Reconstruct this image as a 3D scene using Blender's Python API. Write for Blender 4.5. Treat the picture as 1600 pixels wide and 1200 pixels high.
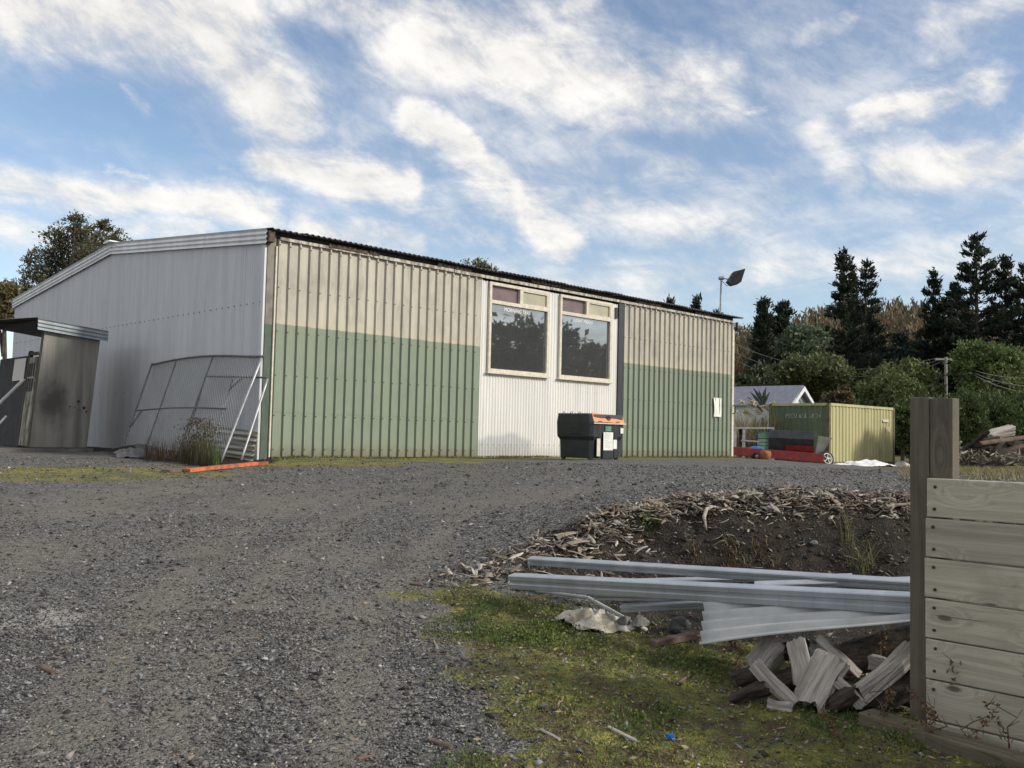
import bpy, math, random
import numpy as np
from mathutils import Vector, Matrix, noise
random.seed(7); rng = np.random.default_rng(7)
for o in list(bpy.data.objects): bpy.data.objects.remove(o)
scn = bpy.context.scene; C = scn.collection
R = math.radians

# ------------------------------------------------------------------ camera
YAW, PITCH, ROLL, FPX = 0.77352, 0.053815, 0.023524, 1449.2
CAM = Vector((-8.939, -16.01, 0.525))
RT = Vector((math.cos(YAW), -math.sin(YAW), 0)); FW = Vector((math.sin(YAW), math.cos(YAW), 0))
_f = FW*math.cos(PITCH) + Vector((0, 0, math.sin(PITCH))); _u0 = RT.cross(_f)
_r = RT*math.cos(ROLL) + _u0*math.sin(ROLL); _u = -RT*math.sin(ROLL) + _u0*math.cos(ROLL)
cd = bpy.data.cameras.new('camera'); cam = bpy.data.objects.new('camera', cd); C.objects.link(cam)
m = Matrix((_r, _u, -_f)).transposed().to_4x4(); m.translation = CAM; cam.matrix_world = m
cd.sensor_fit = 'HORIZONTAL'; cd.angle = 2*math.atan(800/FPX); cd.clip_end = 2000; cd.clip_start = .05
scn.camera = cam

# ------------------------------------------------------------------ light
SUN_EL = R(30); _s = RT*0.95 + FW*(-0.30); SUN_AZ = math.atan2(_s.x, _s.y)
sd = bpy.data.lights.new('sun', 'SUN'); sun = bpy.data.objects.new('sun', sd); C.objects.link(sun)
sd.energy = 2.3; sd.angle = R(6); sd.color = (1, .93, .82)
tosun = Vector((math.sin(SUN_AZ)*math.cos(SUN_EL), math.cos(SUN_AZ)*math.cos(SUN_EL), math.sin(SUN_EL)))
sun.rotation_euler = tosun.to_track_quat('Z', 'Y').to_euler()
scn.view_settings.view_transform = 'Standard'; scn.view_settings.look = 'None'
scn.view_settings.gamma = 1; scn.view_settings.exposure = 0.68

class NT:
    """small helper to write node trees"""
    def __init__(s, nt): s.nt = nt; s.nt.nodes.clear()
    def n(s, t, **k):
        x = s.nt.nodes.new(t)
        for a, v in k.items(): setattr(x, a, v)
        return x
    def put(s, sock, v):
        if isinstance(v, bpy.types.NodeSocket): s.nt.links.new(v, sock)
        elif v is not None: sock.default_value = v
    def math(s, op, a, b=None, c=None, clamp=False):
        x = s.n('ShaderNodeMath', operation=op, use_clamp=clamp)
        s.put(x.inputs[0], a); s.put(x.inputs[1], b); s.put(x.inputs[2], c)
        return x.outputs[0]
    def vm(s, op, a, b=None, sc=None):
        x = s.n('ShaderNodeVectorMath', operation=op)
        s.put(x.inputs[0], a)
        if b is not None: s.put(x.inputs[1], b)
        if sc is not None: s.put(x.inputs['Scale'], sc)
        return x.outputs['Value'] if op in ('DOT_PRODUCT', 'LENGTH', 'DISTANCE') else x.outputs[0]
    def noise(s, vec, scale, detail=4, rough=.55, dist=0, out=0):
        x = s.n('ShaderNodeTexNoise'); s.put(x.inputs['Vector'], vec)
        x.inputs['Scale'].default_value = scale; x.inputs['Detail'].default_value = detail
        x.inputs['Roughness'].default_value = rough; x.inputs['Distortion'].default_value = dist
        return x.outputs[out]
    def vor(s, vec, scale, feature='F1', out='Distance'):
        x = s.n('ShaderNodeTexVoronoi', feature=feature); s.put(x.inputs['Vector'], vec)
        x.inputs['Scale'].default_value = scale
        return x.outputs[out]
    def ramp(s, fac, stops):
        x = s.n('ShaderNodeValToRGB'); s.put(x.inputs[0], fac)
        e = x.color_ramp.elements
        while len(e) < len(stops): e.new(.5)
        for i, (p, c) in enumerate(stops):
            e[i].position = p; e[i].color = (c, c, c, 1) if isinstance(c, (int, float)) else (*c, 1)
        return x.outputs[0]
    def sstep(s, v, a, b):
        x = s.n('ShaderNodeMapRange', interpolation_type='SMOOTHSTEP'); s.put(x.inputs[0], v)
        x.inputs[1].default_value = a; x.inputs[2].default_value = b
        return x.outputs[0]
    def mix(s, fac, a, b, mode='MIX'):
        x = s.n('ShaderNodeMix', data_type='RGBA', blend_type=mode)
        s.put(x.inputs[0], fac)
        s.put(x.inputs[6], (*a, 1) if isinstance(a, tuple) and len(a) == 3 else a)
        s.put(x.inputs[7], (*b, 1) if isinstance(b, tuple) and len(b) == 3 else b)
        return x.outputs[2]
    def sep(s, v):
        x = s.n('ShaderNodeSeparateXYZ'); s.put(x.inputs[0], v); return x.outputs
    def comb(s, a, b, c):
        x = s.n('ShaderNodeCombineXYZ'); s.put(x.inputs[0], a); s.put(x.inputs[1], b); s.put(x.inputs[2], c)
        return x.outputs[0]

# sky: Nishita plus streaky cirrus
w = bpy.data.worlds.new('World'); scn.world = w; w.use_nodes = True
T = NT(w.node_tree)
sky = T.n('ShaderNodeTexSky', sky_type='NISHITA'); sky.sun_disc = False
sky.sun_elevation = SUN_EL; sky.sun_rotation = SUN_AZ; sky.air_density = 1.0; sky.dust_density = .6; sky.ozone_density = 1.6
d = T.vm('NORMALIZE', T.n('ShaderNodeTexCoord').outputs['Generated'])
rr = T.vm('DOT_PRODUCT', d, tuple(RT)); ff = T.vm('DOT_PRODUCT', d, tuple(FW)); zz = T.sep(d)[2]
az = T.math('ARCTAN2', rr, ff); el = T.math('ARCSINE', zz)
zc = T.math('MAXIMUM', T.math('ADD', zz, .12), .02)
plane = T.comb(T.math('DIVIDE', rr, zc), T.math('DIVIDE', ff, zc), 0.0)
wn = T.noise(plane, 1.1, 3, .5, 0, 1)
p0 = T.comb(az, el, 0.0)
sph = T.vm('MULTIPLY', p0, (1.0, 1.7, 1))
w2 = T.noise(sph, 9, 7, .66, .2, 1)
w3 = T.noise(sph, 4.2, 3, .5, .0, 1)
pw = T.vm('ADD', T.vm('ADD', p0, T.vm('SCALE', T.vm('SUBTRACT', w2, (.5, .5, .5)), sc=.06)), T.vm('SCALE', T.vm('SUBTRACT', w3, (.5, .5, .5)), sc=.05))
def ang(px, py): return (math.atan((px-800)/FPX), math.atan((678-py)/FPX), 0)
STROKES = [(330,140,660,330,110,.38),(650,150,1150,330,130,.42),(1250,120,1620,330,130,.38),(1150,20,1600,90,80,.3),(0,80,330,70,85,1.),(300,80,440,190,60,1.),(400,210,420,260,40,.7),(400,262,620,292,34,1.),(600,315,770,362,24,.65),
 (630,190,720,245,36,1.),(720,245,880,375,32,.85),(640,60,880,90,90,.85),(800,110,1110,135,70,.75),(760,290,1120,345,50,.6),
 (1370,182,1530,160,34,.9),(1290,205,1330,270,38,.6),(1410,270,1620,262,46,.8),(1480,80,1620,40,50,.6),(1260,42,1340,38,22,.5),
 (0,352,400,352,34,.8),(0,420,300,400,30,.6),(450,360,640,378,28,.75),(700,440,1640,410,55,.55),(420,5,900,0,40,.6),(1090,162,1200,160,12,.5),(170,195,200,220,14,.5),
 (150,308,210,312,8,.5),(330,285,360,300,12,.3),(1150,330,1600,330,40,.35)]
dens = None
for (x1, y1, x2, y2, wd, st) in STROKES:
    a = Vector(ang(x1, y1)); b = Vector(ang(x2, y2)); ba = b-a
    pa = T.vm('SUBTRACT', pw, tuple(a))
    h = T.math('DIVIDE', T.vm('DOT_PRODUCT', pa, tuple(ba)), ba.length_squared, clamp=True)
    dist = T.vm('LENGTH', T.vm('SUBTRACT', pa, T.vm('SCALE', tuple(ba), sc=h)))
    g = T.math('MULTIPLY', T.math('EXPONENT', T.math('MULTIPLY', T.math('POWER', T.math('DIVIDE', dist, wd/FPX), 2), -.9)), st)
    dens = g if dens is None else T.math('MAXIMUM', dens, g)
# out of view: noise cloud, added thicker to raise and neutralise ambient light
inview = T.math('MULTIPLY', T.sstep(ff, .55, .8), T.sstep(el, .62, .46))
gen = T.math('MULTIPLY', T.sstep(T.noise(plane, .55, 6, .6, .6), .34, .58), .95)
dens = T.math('ADD', T.math('MULTIPLY', dens, inview), T.math('MULTIPLY', gen, T.math('SUBTRACT', 1.0, inview)))
det = T.noise(T.vm('ADD', T.vm('MULTIPLY', plane, (1, 1, 1)), T.vm('SCALE', wn, sc=.6)), 2.2, 8, .62, .5)
rot_ = T.n('ShaderNodeVectorRotate', rotation_type='Z_AXIS'); T.put(rot_.inputs['Vector'], p0); rot_.inputs['Angle'].default_value = R(28)
det2 = T.noise(T.vm('MULTIPLY', rot_.outputs[0], (6, 12, 1)), 2.4, 10, .66, .25)
dn = T.math('ADD', T.math('MULTIPLY', det, .5), T.math('MULTIPLY', det2, .5))
veil = T.math('MULTIPLY', T.sstep(dn, .42, .72), .16)
cl = T.math('MULTIPLY', dens, T.math('MULTIPLY_ADD', T.sstep(dn, .30, .64), .75, .45))
cl = T.math('MINIMUM', T.math('ADD', T.math('MULTIPLY', T.sstep(cl, .06, .88), .92), veil), .95)
cshade = T.math('MULTIPLY_ADD', T.sstep(dn, .3, .7), 1.7, 4.1)
ccol = T.vm('SCALE', (1.03, 1.0, .955), sc=cshade)
skc = T.vm('MULTIPLY', sky.outputs[0], (.90, .86, .85))
col = T.mix(cl, skc, ccol)
bg = T.n('ShaderNodeBackground'); T.put(bg.inputs[0], col); bg.inputs[1].default_value = .115
T.nt.links.new(bg.outputs[0], T.n('ShaderNodeOutputWorld').inputs[0])

# ------------------------------------------------------------------ placing helpers
def P(r, f, z): return Vector((CAM.x, CAM.y, 0)) + RT*r + FW*f + Vector((0, 0, z))
def rf(x, y): q = Vector((x-CAM.x, y-CAM.y, 0)); return q.dot(RT), q.dot(FW)
def ray(px, py): return _f + _r*((px-800)/FPX) + _u*((600-py)/FPX)
def at(px, py, dist):
    d = ray(px, py); return CAM + d*(dist/d.dot(FW))
def sst(a, b, x):
    t = min(1, max(0, (x-a)/(b-a))); return t*t*(3-2*t)
def itp(x, xs, ys): return float(np.interp(x, xs, ys))
def fedge(r): return itp(r, [-1.2, -.4, .5, 1.3, 2.5, 4, 7], [7.2, 7.9, 8.75, 9.15, 9.1, 8.95, 8.9])
def gz(r, f):
    zd = itp(f, [-30, 0, 4, 8, 12, 15, 18, 22], [-1.5, -1.1, -.95, -.62, -.36, -.22, -.13, -.07])
    fe = fedge(r); zl = itp(f, [0, 5, 7.6, 9], [-1.02, -.89, -.78, -.72])
    t = sst(fe-1.25, fe+.1, f)
    zr = zl*(1-t)
    k = sst(-.8, 2.3, r) if f < fe else sst(-.8-.30*(f-fe), 2.3-.1*min(4, f-fe), r)
    z = zd*(1-k) + zr*k
    x = CAM.x + RT.x*r + FW.x*f; y = CAM.y + RT.y*r + FW.y*f
    # level ground just in front of the long wall
    kw = sst(-3.2, -.3, y)*sst(-.6, .8, x)*(1-sst(17.5, 20, x)); z = z*(1-kw) - .035*kw
    # fall away to the right and behind
    kr = sst(6.6, 9.5, r)*sst(18, 22, f); z = z*(1-kr) + kr*(-.0247*max(0, min(f, 46)-20) - .02)
    if f > 90:
        q = r/f; z += 21.5*sst(90, 225, f)*math.exp(-((q-.42)/.26)**2)
    return z
def bumps(r, f):
    if f > 26 or f < .5 or abs(r) > 16: return 0
    v = Vector((r, f, 0)); a = noise.noise(v*.7)*.025 + noise.noise(v*2.3+Vector((9, 0, 0)))*.012 + noise.noise(v*7.)*.006
    fe = fedge(r)
    if r > -.5 and f < fe+.5:
        b = sst(fe-1.3, fe-.8, f)*(1-sst(fe-.1, fe+.4, f))*sst(-.4, .6, r)
        a += b*(noise.noise(v*3.1)*.10 + noise.noise(v*9)*.05)
    if 2.8 < f < 7.8 and -.8 < r < 4.2:
        mk = sst(-.5, .3, r)*(1-sst(6.8, 7.8, f)); a += mk*(abs(noise.noise(v*4.3))*.05 + noise.noise(v*11)*.018 + noise.noise(v*23)*.008)
    # soil heap beside the lean-to
    x = CAM.x + RT.x*r + FW.x*f; y = CAM.y + RT.y*r + FW.y*f
    a += .22*math.exp(-((x+.7)/.5)**2-((y-3.9)/.9)**2)*(1+.5*noise.noise(v*5))
    a += .10*math.exp(-((x+.5)/.45)**2-((y-1.6)/1.6)**2)
    return a
def gzz(r, f): return gz(r, f) + bumps(r, f)
def ground_xy(x, y): return gzz(*rf(x, y))
def on_ground(px, py, lift=0):
    d = ray(px, py); d = d/d.dot(FW); t = 2.0
    while t < 120:
        p = CAM + d*t
        r, f = d.dot(RT)*t, t
        if p.z <= gzz(r, f): break
        t += .02
    p.z = gzz(r, f) + lift
    return p

# ------------------------------------------------------------------ mesh helpers
def tag(o, label=None, cat=None, group=None, kind=None):
    if label: o['label'] = label
    if cat: o['category'] = cat
    if group: o['group'] = group
    if kind: o['kind'] = kind
    return o
def empty(name, loc, label=None, cat=None, group=None):
    o = bpy.data.objects.new(name, None); C.objects.link(o); o.location = loc; o.empty_display_size = .1
    return tag(o, label, cat, group)
def link(name, me, mat, parent=None, smooth=False, origin=None):
    if mat is not None and not me.materials: me.materials.append(mat)
    o = bpy.data.objects.new(name, me); C.objects.link(o)
    if smooth: me.polygons.foreach_set('use_smooth', [True]*len(me.polygons))
    if parent is not None:
        o.parent = parent
        if origin == 'local': return o
        bpy.context.view_layer.update if False else None
        o.matrix_parent_inverse = world_mat(parent).inverted()
    return o
def world_mat(o):
    mb = Matrix.LocRotScale(o.location, o.rotation_euler, o.scale)
    return mb if o.parent is None else world_mat(o.parent) @ o.matrix_parent_inverse @ mb
class MB:
    def __init__(s): s.v = []; s.f = []
    def add(s, vs, fs):
        k = len(s.v); s.v += [tuple(v) for v in vs]; s.f += [tuple(i+k for i in q) for q in fs]; return s
    def box(s, c, size, mx=None):
        c = Vector(c); hx, hy, hz = [q/2 for q in size]
        vs = [Vector((x, y, z)) for z in (-hz, hz) for y in (-hy, hy) for x in (-hx, hx)]
        if mx is not None: vs = [mx @ v for v in vs]
        return s.add([v+c for v in vs], [(0,2,3,1),(4,5,7,6),(0,1,5,4),(2,6,7,3),(0,4,6,2),(1,3,7,5)])
    def span(s, a, b):
        a = Vector(a); b = Vector(b); return s.box((a+b)/2, [abs(q) for q in (b-a)])
    def prism(s, prof, a, b, up=(0, 0, 1)):
        """closed 2-D profile (side, up) swept from a to b"""
        a = Vector(a); b = Vector(b); d = (b-a).normalized(); up = Vector(up)
        sd = d.cross(up).normalized(); u = sd.cross(d)
        n = len(prof); vs = [p + sd*x + u*y for p in (a, b) for x, y in prof]
        return s.add(vs, [(i, (i+1) % n, n+(i+1) % n, n+i) for i in range(n)] + [tuple(range(n))[::-1], tuple(range(n, 2*n))])
    def tube(s, pts, rad, n=8):
        pts = [Vector(p) for p in pts]; rads = rad if isinstance(rad, (list, tuple)) else [rad]*len(pts)
        vs = []; fs = []
        for i, p in enumerate(pts):
            d = (pts[min(i+1, len(pts)-1)] - pts[max(i-1, 0)]).normalized()
            e = d.orthogonal().normalized() if i == 0 else (e - d*e.dot(d)).normalized()
            g = d.cross(e)
            vs += [p + (e*math.cos(2*math.pi*k/n) + g*math.sin(2*math.pi*k/n))*rads[i] for k in range(n)]
        for i in range(len(pts)-1):
            fs += [(i*n+k, i*n+(k+1) % n, (i+1)*n+(k+1) % n, (i+1)*n+k) for k in range(n)]
        fs += [tuple(range(n))[::-1], tuple(range((len(pts)-1)*n, len(pts)*n))]
        return s.add(vs, fs)
    def lathe(s, c, prof, n=20, axis=(0, 0, 1)):
        c = Vector(c); q = Vector(axis).to_track_quat('Z', 'Y'); vs = []; fs = []
        for r0, z in prof: vs += [c + q @ Vector((r0*math.cos(2*math.pi*k/n), r0*math.sin(2*math.pi*k/n), z)) for k in range(n)]
        for i in range(len(prof)-1): fs += [(i*n+k, i*n+(k+1) % n, (i+1)*n+(k+1) % n, (i+1)*n+k) for k in range(n)]
        fs += [tuple(range(n))[::-1], tuple(range((len(prof)-1)*n, len(prof)*n))]
        return s.add(vs, fs)
    def grid(s, fn, nu, nv):
        k = len(s.v); s.v += [tuple(fn(i/nu, j/nv)) for j in range(nv+1) for i in range(nu+1)]
        s.f += [(k+j*(nu+1)+i, k+j*(nu+1)+i+1, k+(j+1)*(nu+1)+i+1, k+(j+1)*(nu+1)+i) for j in range(nv) for i in range(nu)]
        return s
    def mesh(s, name):
        me = bpy.data.meshes.new(name); me.from_pydata(s.v, [], s.f); me.update(); return me
    def build(s, name, mat, parent=None, smooth=False): return link(name, s.mesh(name), mat, parent, smooth)
    def bev(s, name, mat, parent=None, wd=.004, seg=2):
        o = s.build(name, mat, parent); b = o.modifiers.new('bevel', 'BEVEL'); b.width = wd; b.segments = seg; b.limit_method = 'ANGLE'
        return o
def np_mesh(name, V, F, cols=None):
    """V (n,3), F (m,k) arrays; cols (n,3)"""
    me = bpy.data.meshes.new(name); V = np.asarray(V, dtype=np.float32); F = np.asarray(F, dtype=np.int32); k = F.shape[1]
    me.vertices.add(len(V)); me.vertices.foreach_set('co', V.ravel())
    me.loops.add(F.size); me.loops.foreach_set('vertex_index', F.ravel())
    me.polygons.add(len(F)); me.polygons.foreach_set('loop_start', np.arange(0, F.size, k, dtype=np.int32))
    me.update(calc_edges=True)
    if cols is not None:
        a = me.color_attributes.new('Col', 'FLOAT_COLOR', 'POINT')
        cc = np.ones((len(V), 4), dtype=np.float32); cc[:, :3] = cols; a.data.foreach_set('color', cc.ravel())
    return me
def unit(a): return a/np.maximum(np.linalg.norm(a, axis=1, keepdims=True), 1e-9)
def leaves(cent, size, aspect=.45, up=0.2, axis=None, spread=1.0):
    """diamond leaf faces at centres; returns V, F"""
    n = len(cent); cent = np.asarray(cent); size = np.broadcast_to(size, (n,))[:, None]
    a = rng.normal(size=(n, 3)); a[:, 2] += up
    if axis is not None: a = np.asarray(axis) + rng.normal(size=(n, 3))*spread
    a = unit(a); b = unit(np.cross(a, rng.normal(size=(n, 3))))
    V = np.stack([cent - a*size*.5, cent + b*size*aspect*.5, cent + a*size*.5, cent - b*size*aspect*.5], 1).reshape(-1, 3)
    return V, np.arange(4*n).reshape(n, 4)

# ------------------------------------------------------------------ materials
def mat(name, fn, rough=.8, metal=0, spec=.5, bump=None, bdist=.01):
    mt = bpy.data.materials.new(name); mt.use_nodes = True; t = NT(mt.node_tree)
    bs = t.n('ShaderNodeBsdfPrincipled'); out = t.n('ShaderNodeOutputMaterial'); t.nt.links.new(bs.outputs[0], out.inputs[0])
    t.tc = t.n('ShaderNodeTexCoord').outputs['Object']; t.geo = t.n('ShaderNodeNewGeometry'); t.pos = t.geo.outputs['Position']
    t.rnd = t.n('ShaderNodeObjectInfo').outputs['Random']
    t.bs = bs
    c = fn(t) if callable(fn) else (*fn, 1)
    t.put(bs.inputs['Base Color'], c)
    if bs.inputs['Roughness'].is_linked is False: bs.inputs['Roughness'].default_value = rough
    bs.inputs['Metallic'].default_value = metal; bs.inputs['Specular IOR Level'].default_value = spec
    if bump:
        bn = t.n('ShaderNodeBump'); t.put(bn.inputs['Height'], bump(t)); bn.inputs['Distance'].default_value = bdist
        bn.inputs['Strength'].default_value = 1; t.put(bs.inputs['Normal'], bn.outputs[0])
    return mt
def mottled(c1, c2, scale=6, detail=6, stretch=(1, 1, 1), lo=.35, hi=.65, pos=True):
    def fn(t):
        v = t.vm('MULTIPLY', t.pos if pos else t.tc, stretch)
        v = t.vm('ADD', v, t.comb(t.math('MULTIPLY', t.rnd, 17.), t.math('MULTIPLY', t.rnd, 31.), 0.0))
        return t.mix(t.sstep(t.noise(v, scale, detail), lo, hi), c1, c2)
    return fn
def simple(name, c1, c2=None, scale=8, rough=.8, metal=0, stretch=(1, 1, 1), bump=.003, spec=.5, bscale=40):
    c2 = c2 or tuple(q*.75 for q in c1)
    return mat(name, mottled(c1, c2, scale, 6, stretch), rough, metal, spec, (lambda t: t.noise(t.vm('MULTIPLY', t.pos, stretch), bscale, 4)) if bump else None, bump)
M = {}
def attr_mat(name, rough=.8, spec=.3, trans=0, gain=1.0):
    def fn(t):
        a = t.n('ShaderNodeAttribute', attribute_name='Col').outputs[0]
        return a
    mt = mat(name, fn, rough, 0, spec)
    if trans:
        t = mt.node_tree; bs = [n for n in t.nodes if n.type == 'BSDF_PRINCIPLED'][0]
        tr = t.nodes.new('ShaderNodeBsdfTranslucent'); mx = t.nodes.new('ShaderNodeMixShader'); mx.inputs[0].default_value = trans
        at_ = [n for n in t.nodes if n.type == 'ATTRIBUTE'][0]; out = [n for n in t.nodes if n.type == 'OUTPUT_MATERIAL'][0]
        t.links.new(at_.outputs[0], tr.inputs[0]); t.links.new(bs.outputs[0], mx.inputs[1]); t.links.new(tr.outputs[0], mx.inputs[2]); t.links.new(mx.outputs[0], out.inputs[0])
    return mt
M['leaf'] = attr_mat('leaf', .6, .3, .25)
M['stone'] = attr_mat('stone', .85, .3)
M['chip'] = attr_mat('chip', .9, .15)
def streaks(t, scale=3.0):
    return t.noise(t.vm('MULTIPLY', t.pos, (1, 1, .07)), scale, 6, .6)
def galv(name, c1, c2, dirt=(.30, .27, .22), da=.25, metal=.35, rough=.42):
    def fn(t):
        c = t.mix(t.sstep(streaks(t, 4), .35, .65), c1, c2)
        c = t.mix(t.math('MULTIPLY', t.sstep(t.noise(t.pos, .8, 8, .65), .5, .75), da), c, dirt)
        return t.mix(t.math('MULTIPLY', t.sstep(streaks(t, 22), .55, .72), .22), c, tuple(q*.6 for q in c2))
    return mat(name, fn, rough, metal, .4)
M['gable'] = galv('gable_steel', (.54, .555, .58), (.475, .49, .52), da=.12, metal=.15, rough=.5)
M['barge'] = galv('barge_steel', (.70, .72, .74), (.58, .60, .63), da=.2, metal=.2, rough=.45)
M['oldgalv'] = galv('old_galvanised', (.30, .34, .37), (.22, .25, .28), da=.4, metal=.3, rough=.5)
def midfn(t):
    c = t.mix(t.sstep(streaks(t, 5), .35, .65), (.70, .69, .66), (.60, .60, .585))
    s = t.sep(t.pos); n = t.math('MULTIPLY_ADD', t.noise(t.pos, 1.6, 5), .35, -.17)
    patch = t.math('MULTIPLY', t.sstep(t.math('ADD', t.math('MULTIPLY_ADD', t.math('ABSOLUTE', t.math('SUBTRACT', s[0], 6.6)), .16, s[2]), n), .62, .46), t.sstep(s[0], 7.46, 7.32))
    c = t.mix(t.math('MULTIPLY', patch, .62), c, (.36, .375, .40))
    low = t.math('MULTIPLY', t.sstep(t.math('ADD', s[2], n), .35, .02), .4)
    return t.mix(low, c, (.30, .28, .22))
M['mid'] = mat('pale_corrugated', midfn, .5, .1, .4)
def twotone(t):
    s = t.sep(t.pos)
    cream = t.mix(t.sstep(streaks(t, 3), .3, .7), (.46, .437, .365), (.37, .352, .30))
    cream = t.mix(t.math('MULTIPLY', t.sstep(t.noise(t.vm('MULTIPLY', t.pos, (1, 1, .35)), 2.2, 9, .7), .45, .66), .7), cream, (.25, .24, .21))
    nearb = t.math('MULTIPLY', t.sstep(s[2], 2.80, 2.56), .45)
    cream = t.mix(nearb, cream, (.48, .43, .31))
    gr = t.mix(t.sstep(streaks(t, 3), .3, .7), (.178, .22, .165), (.205, .248, .185))
    gr = t.mix(t.math('MULTIPLY', t.sstep(t.noise(t.pos, 1.3, 8, .65), .5, .72), .4), gr, (.22, .25, .20))
    low = t.math('MULTIPLY', t.sstep(t.math('MULTIPLY_ADD', t.noise(t.pos, 2.5, 6), .5, s[2]), .62, .2), .5)
    gr = t.mix(low, gr, (.19, .20, .12))
    splash = t.math('MULTIPLY', t.sstep(t.math('MULTIPLY_ADD', t.noise(t.vm('MULTIPLY', t.pos, (3, 1, 1)), 3, 7, .7), .55, s[2]), .52, .24), .75)
    gr = t.mix(splash, gr, (.15, .135, .095))
    rs = t.math('MULTIPLY', t.sstep(t.noise(t.vm('MULTIPLY', t.pos, (9, 1, .35)), 1.6, 6, .7), .66, .76), .5)
    gr = t.mix(rs, gr, (.26, .27, .22)); cream = t.mix(t.math('MULTIPLY', rs, .8), cream, (.24, .19, .13))
    edge = t.math('MULTIPLY_ADD', t.noise(t.pos, 5, 5), .045, t.math('MULTIPLY_ADD', t.rnd, .012, 2.518))
    return t.mix(t.math('GREATER_THAN', s[2], edge), gr, cream)
M['two'] = mat('cream_green_paint', twotone, .55, 0, .4, lambda t: t.math('ADD', t.noise(t.vm('MULTIPLY', t.pos, (1, 1, .6)), 1.7, 3, .5), t.math('MULTIPLY', t.noise(t.pos, 30, 3), .06)), .035)
M['dark'] = simple('near_black_fill', (.03, .03, .034), (.015, .015, .017), 5)
M['roof'] = simple('roof_steel', (.05, .05, .055), (.03, .03, .03), 5, .6)
M['blackflash'] = simple('dark_flashing', (.022, .026, .034), (.03, .034, .04), 4, .5)
M['whitep'] = simple('old_white_paint', (.62, .58, .49), (.50, .46, .37), 9, .6)
M['batten'] = simple('peeling_batten', (.55, .53, .47), (.20, .17, .13), 5, .8, stretch=(2, 1, 1))
M['rotten'] = simple('rotten_timber', (.12, .085, .06), (.05, .04, .032), 9, .95, bump=.02)
M['greencorner'] = mat('corner_paint', lambda t: t.mix(t.math('GREATER_THAN', t.sep(t.pos)[2], 2.52), t.mix(t.sstep(t.noise(t.pos, 5, 5), .4, .6), (.055, .082, .062), (.07, .10, .075)), t.mix(t.sstep(t.noise(t.pos, 4, 6), .4, .6), (.20, .185, .155), (.14, .13, .11))), .7)
M['glass'] = mat('window_glass', lambda t: t.mix(t.sstep(t.noise(t.pos, 1.5, 4), .3, .7), (.27, .285, .295), (.31, .325, .335)), .02, .84, .5, lambda t: t.noise(t.pos, 1.1, 2), .0007)
M['glass_dull'] = mat('dull_purple_pane', mottled((.20, .145, .15), (.15, .12, .125), 3), .25, .2, .5)
M['glass_pale'] = mat('frosted_pane', mottled((.46, .43, .30), (.38, .36, .28), 2.2), .3, .3, .5)
M['letter'] = mat('white_lettering', (.86, .87, .88), .6)
M['fadeletter'] = simple('faded_white_lettering', (.52, .55, .5), (.20, .26, .2), 9, .7, bump=0)
M['paper'] = simple('paper', (.74, .74, .70), (.64, .64, .6), 6, .8, bump=0)
M['paperline'] = mat('printed_lines', (.38, .38, .37), .8)
M['black'] = simple('black_metal', (.02, .02, .022), (.03, .03, .03), 8, .5)
M['steel'] = simple('grey_steel', (.30, .31, .32), (.22, .23, .24), 12, .4, .6, bump=0)
M['galvpipe'] = simple('galvanised_pipe', (.42, .43, .44), (.30, .31, .32), 9, .45, .5, bump=0)
M['dullpipe'] = simple('dull_pipe', (.10, .105, .115), (.15, .15, .16), 9, .55, .4, bump=0)
def plyfn(t):
    c = t.mix(t.sstep(streaks(t, 5), .3, .7), (.25, .245, .22), (.13, .125, .12))
    c = t.mix(t.math('MULTIPLY', t.sstep(streaks(t, 1.6), .5, .7), .5), c, (.31, .31, .25))
    s = t.sep(t.pos); dd = t.vm('LENGTH', t.vm('MULTIPLY', t.vm('SUBTRACT', t.pos, (-2.0, 5.3, .95)), (1.6, 0, 1.15)))
    blot = t.sstep(t.math('MULTIPLY_ADD', t.noise(t.vm('MULTIPLY', t.pos, (1, 1, .6)), 3.2, 8, .7), 1.1, dd), 1.35, .62)
    return t.mix(t.math('MULTIPLY', blot, .8), c, (.045, .040, .038))
M['ply'] = mat('weathered_plywood', plyfn, .9, 0, .2, lambda t: t.noise(t.vm('MULTIPLY', t.pos, (8, 8, .6)), 6, 5), .006)
M['peel'] = simple('peeling_white_paint', (.42, .42, .36), (.15, .14, .11), 7, .9, stretch=(1, 1, .4), bump=.008)
M['concrete'] = simple('concrete', (.16, .155, .145), (.10, .095, .09), 5, .9, bump=.01)
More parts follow.
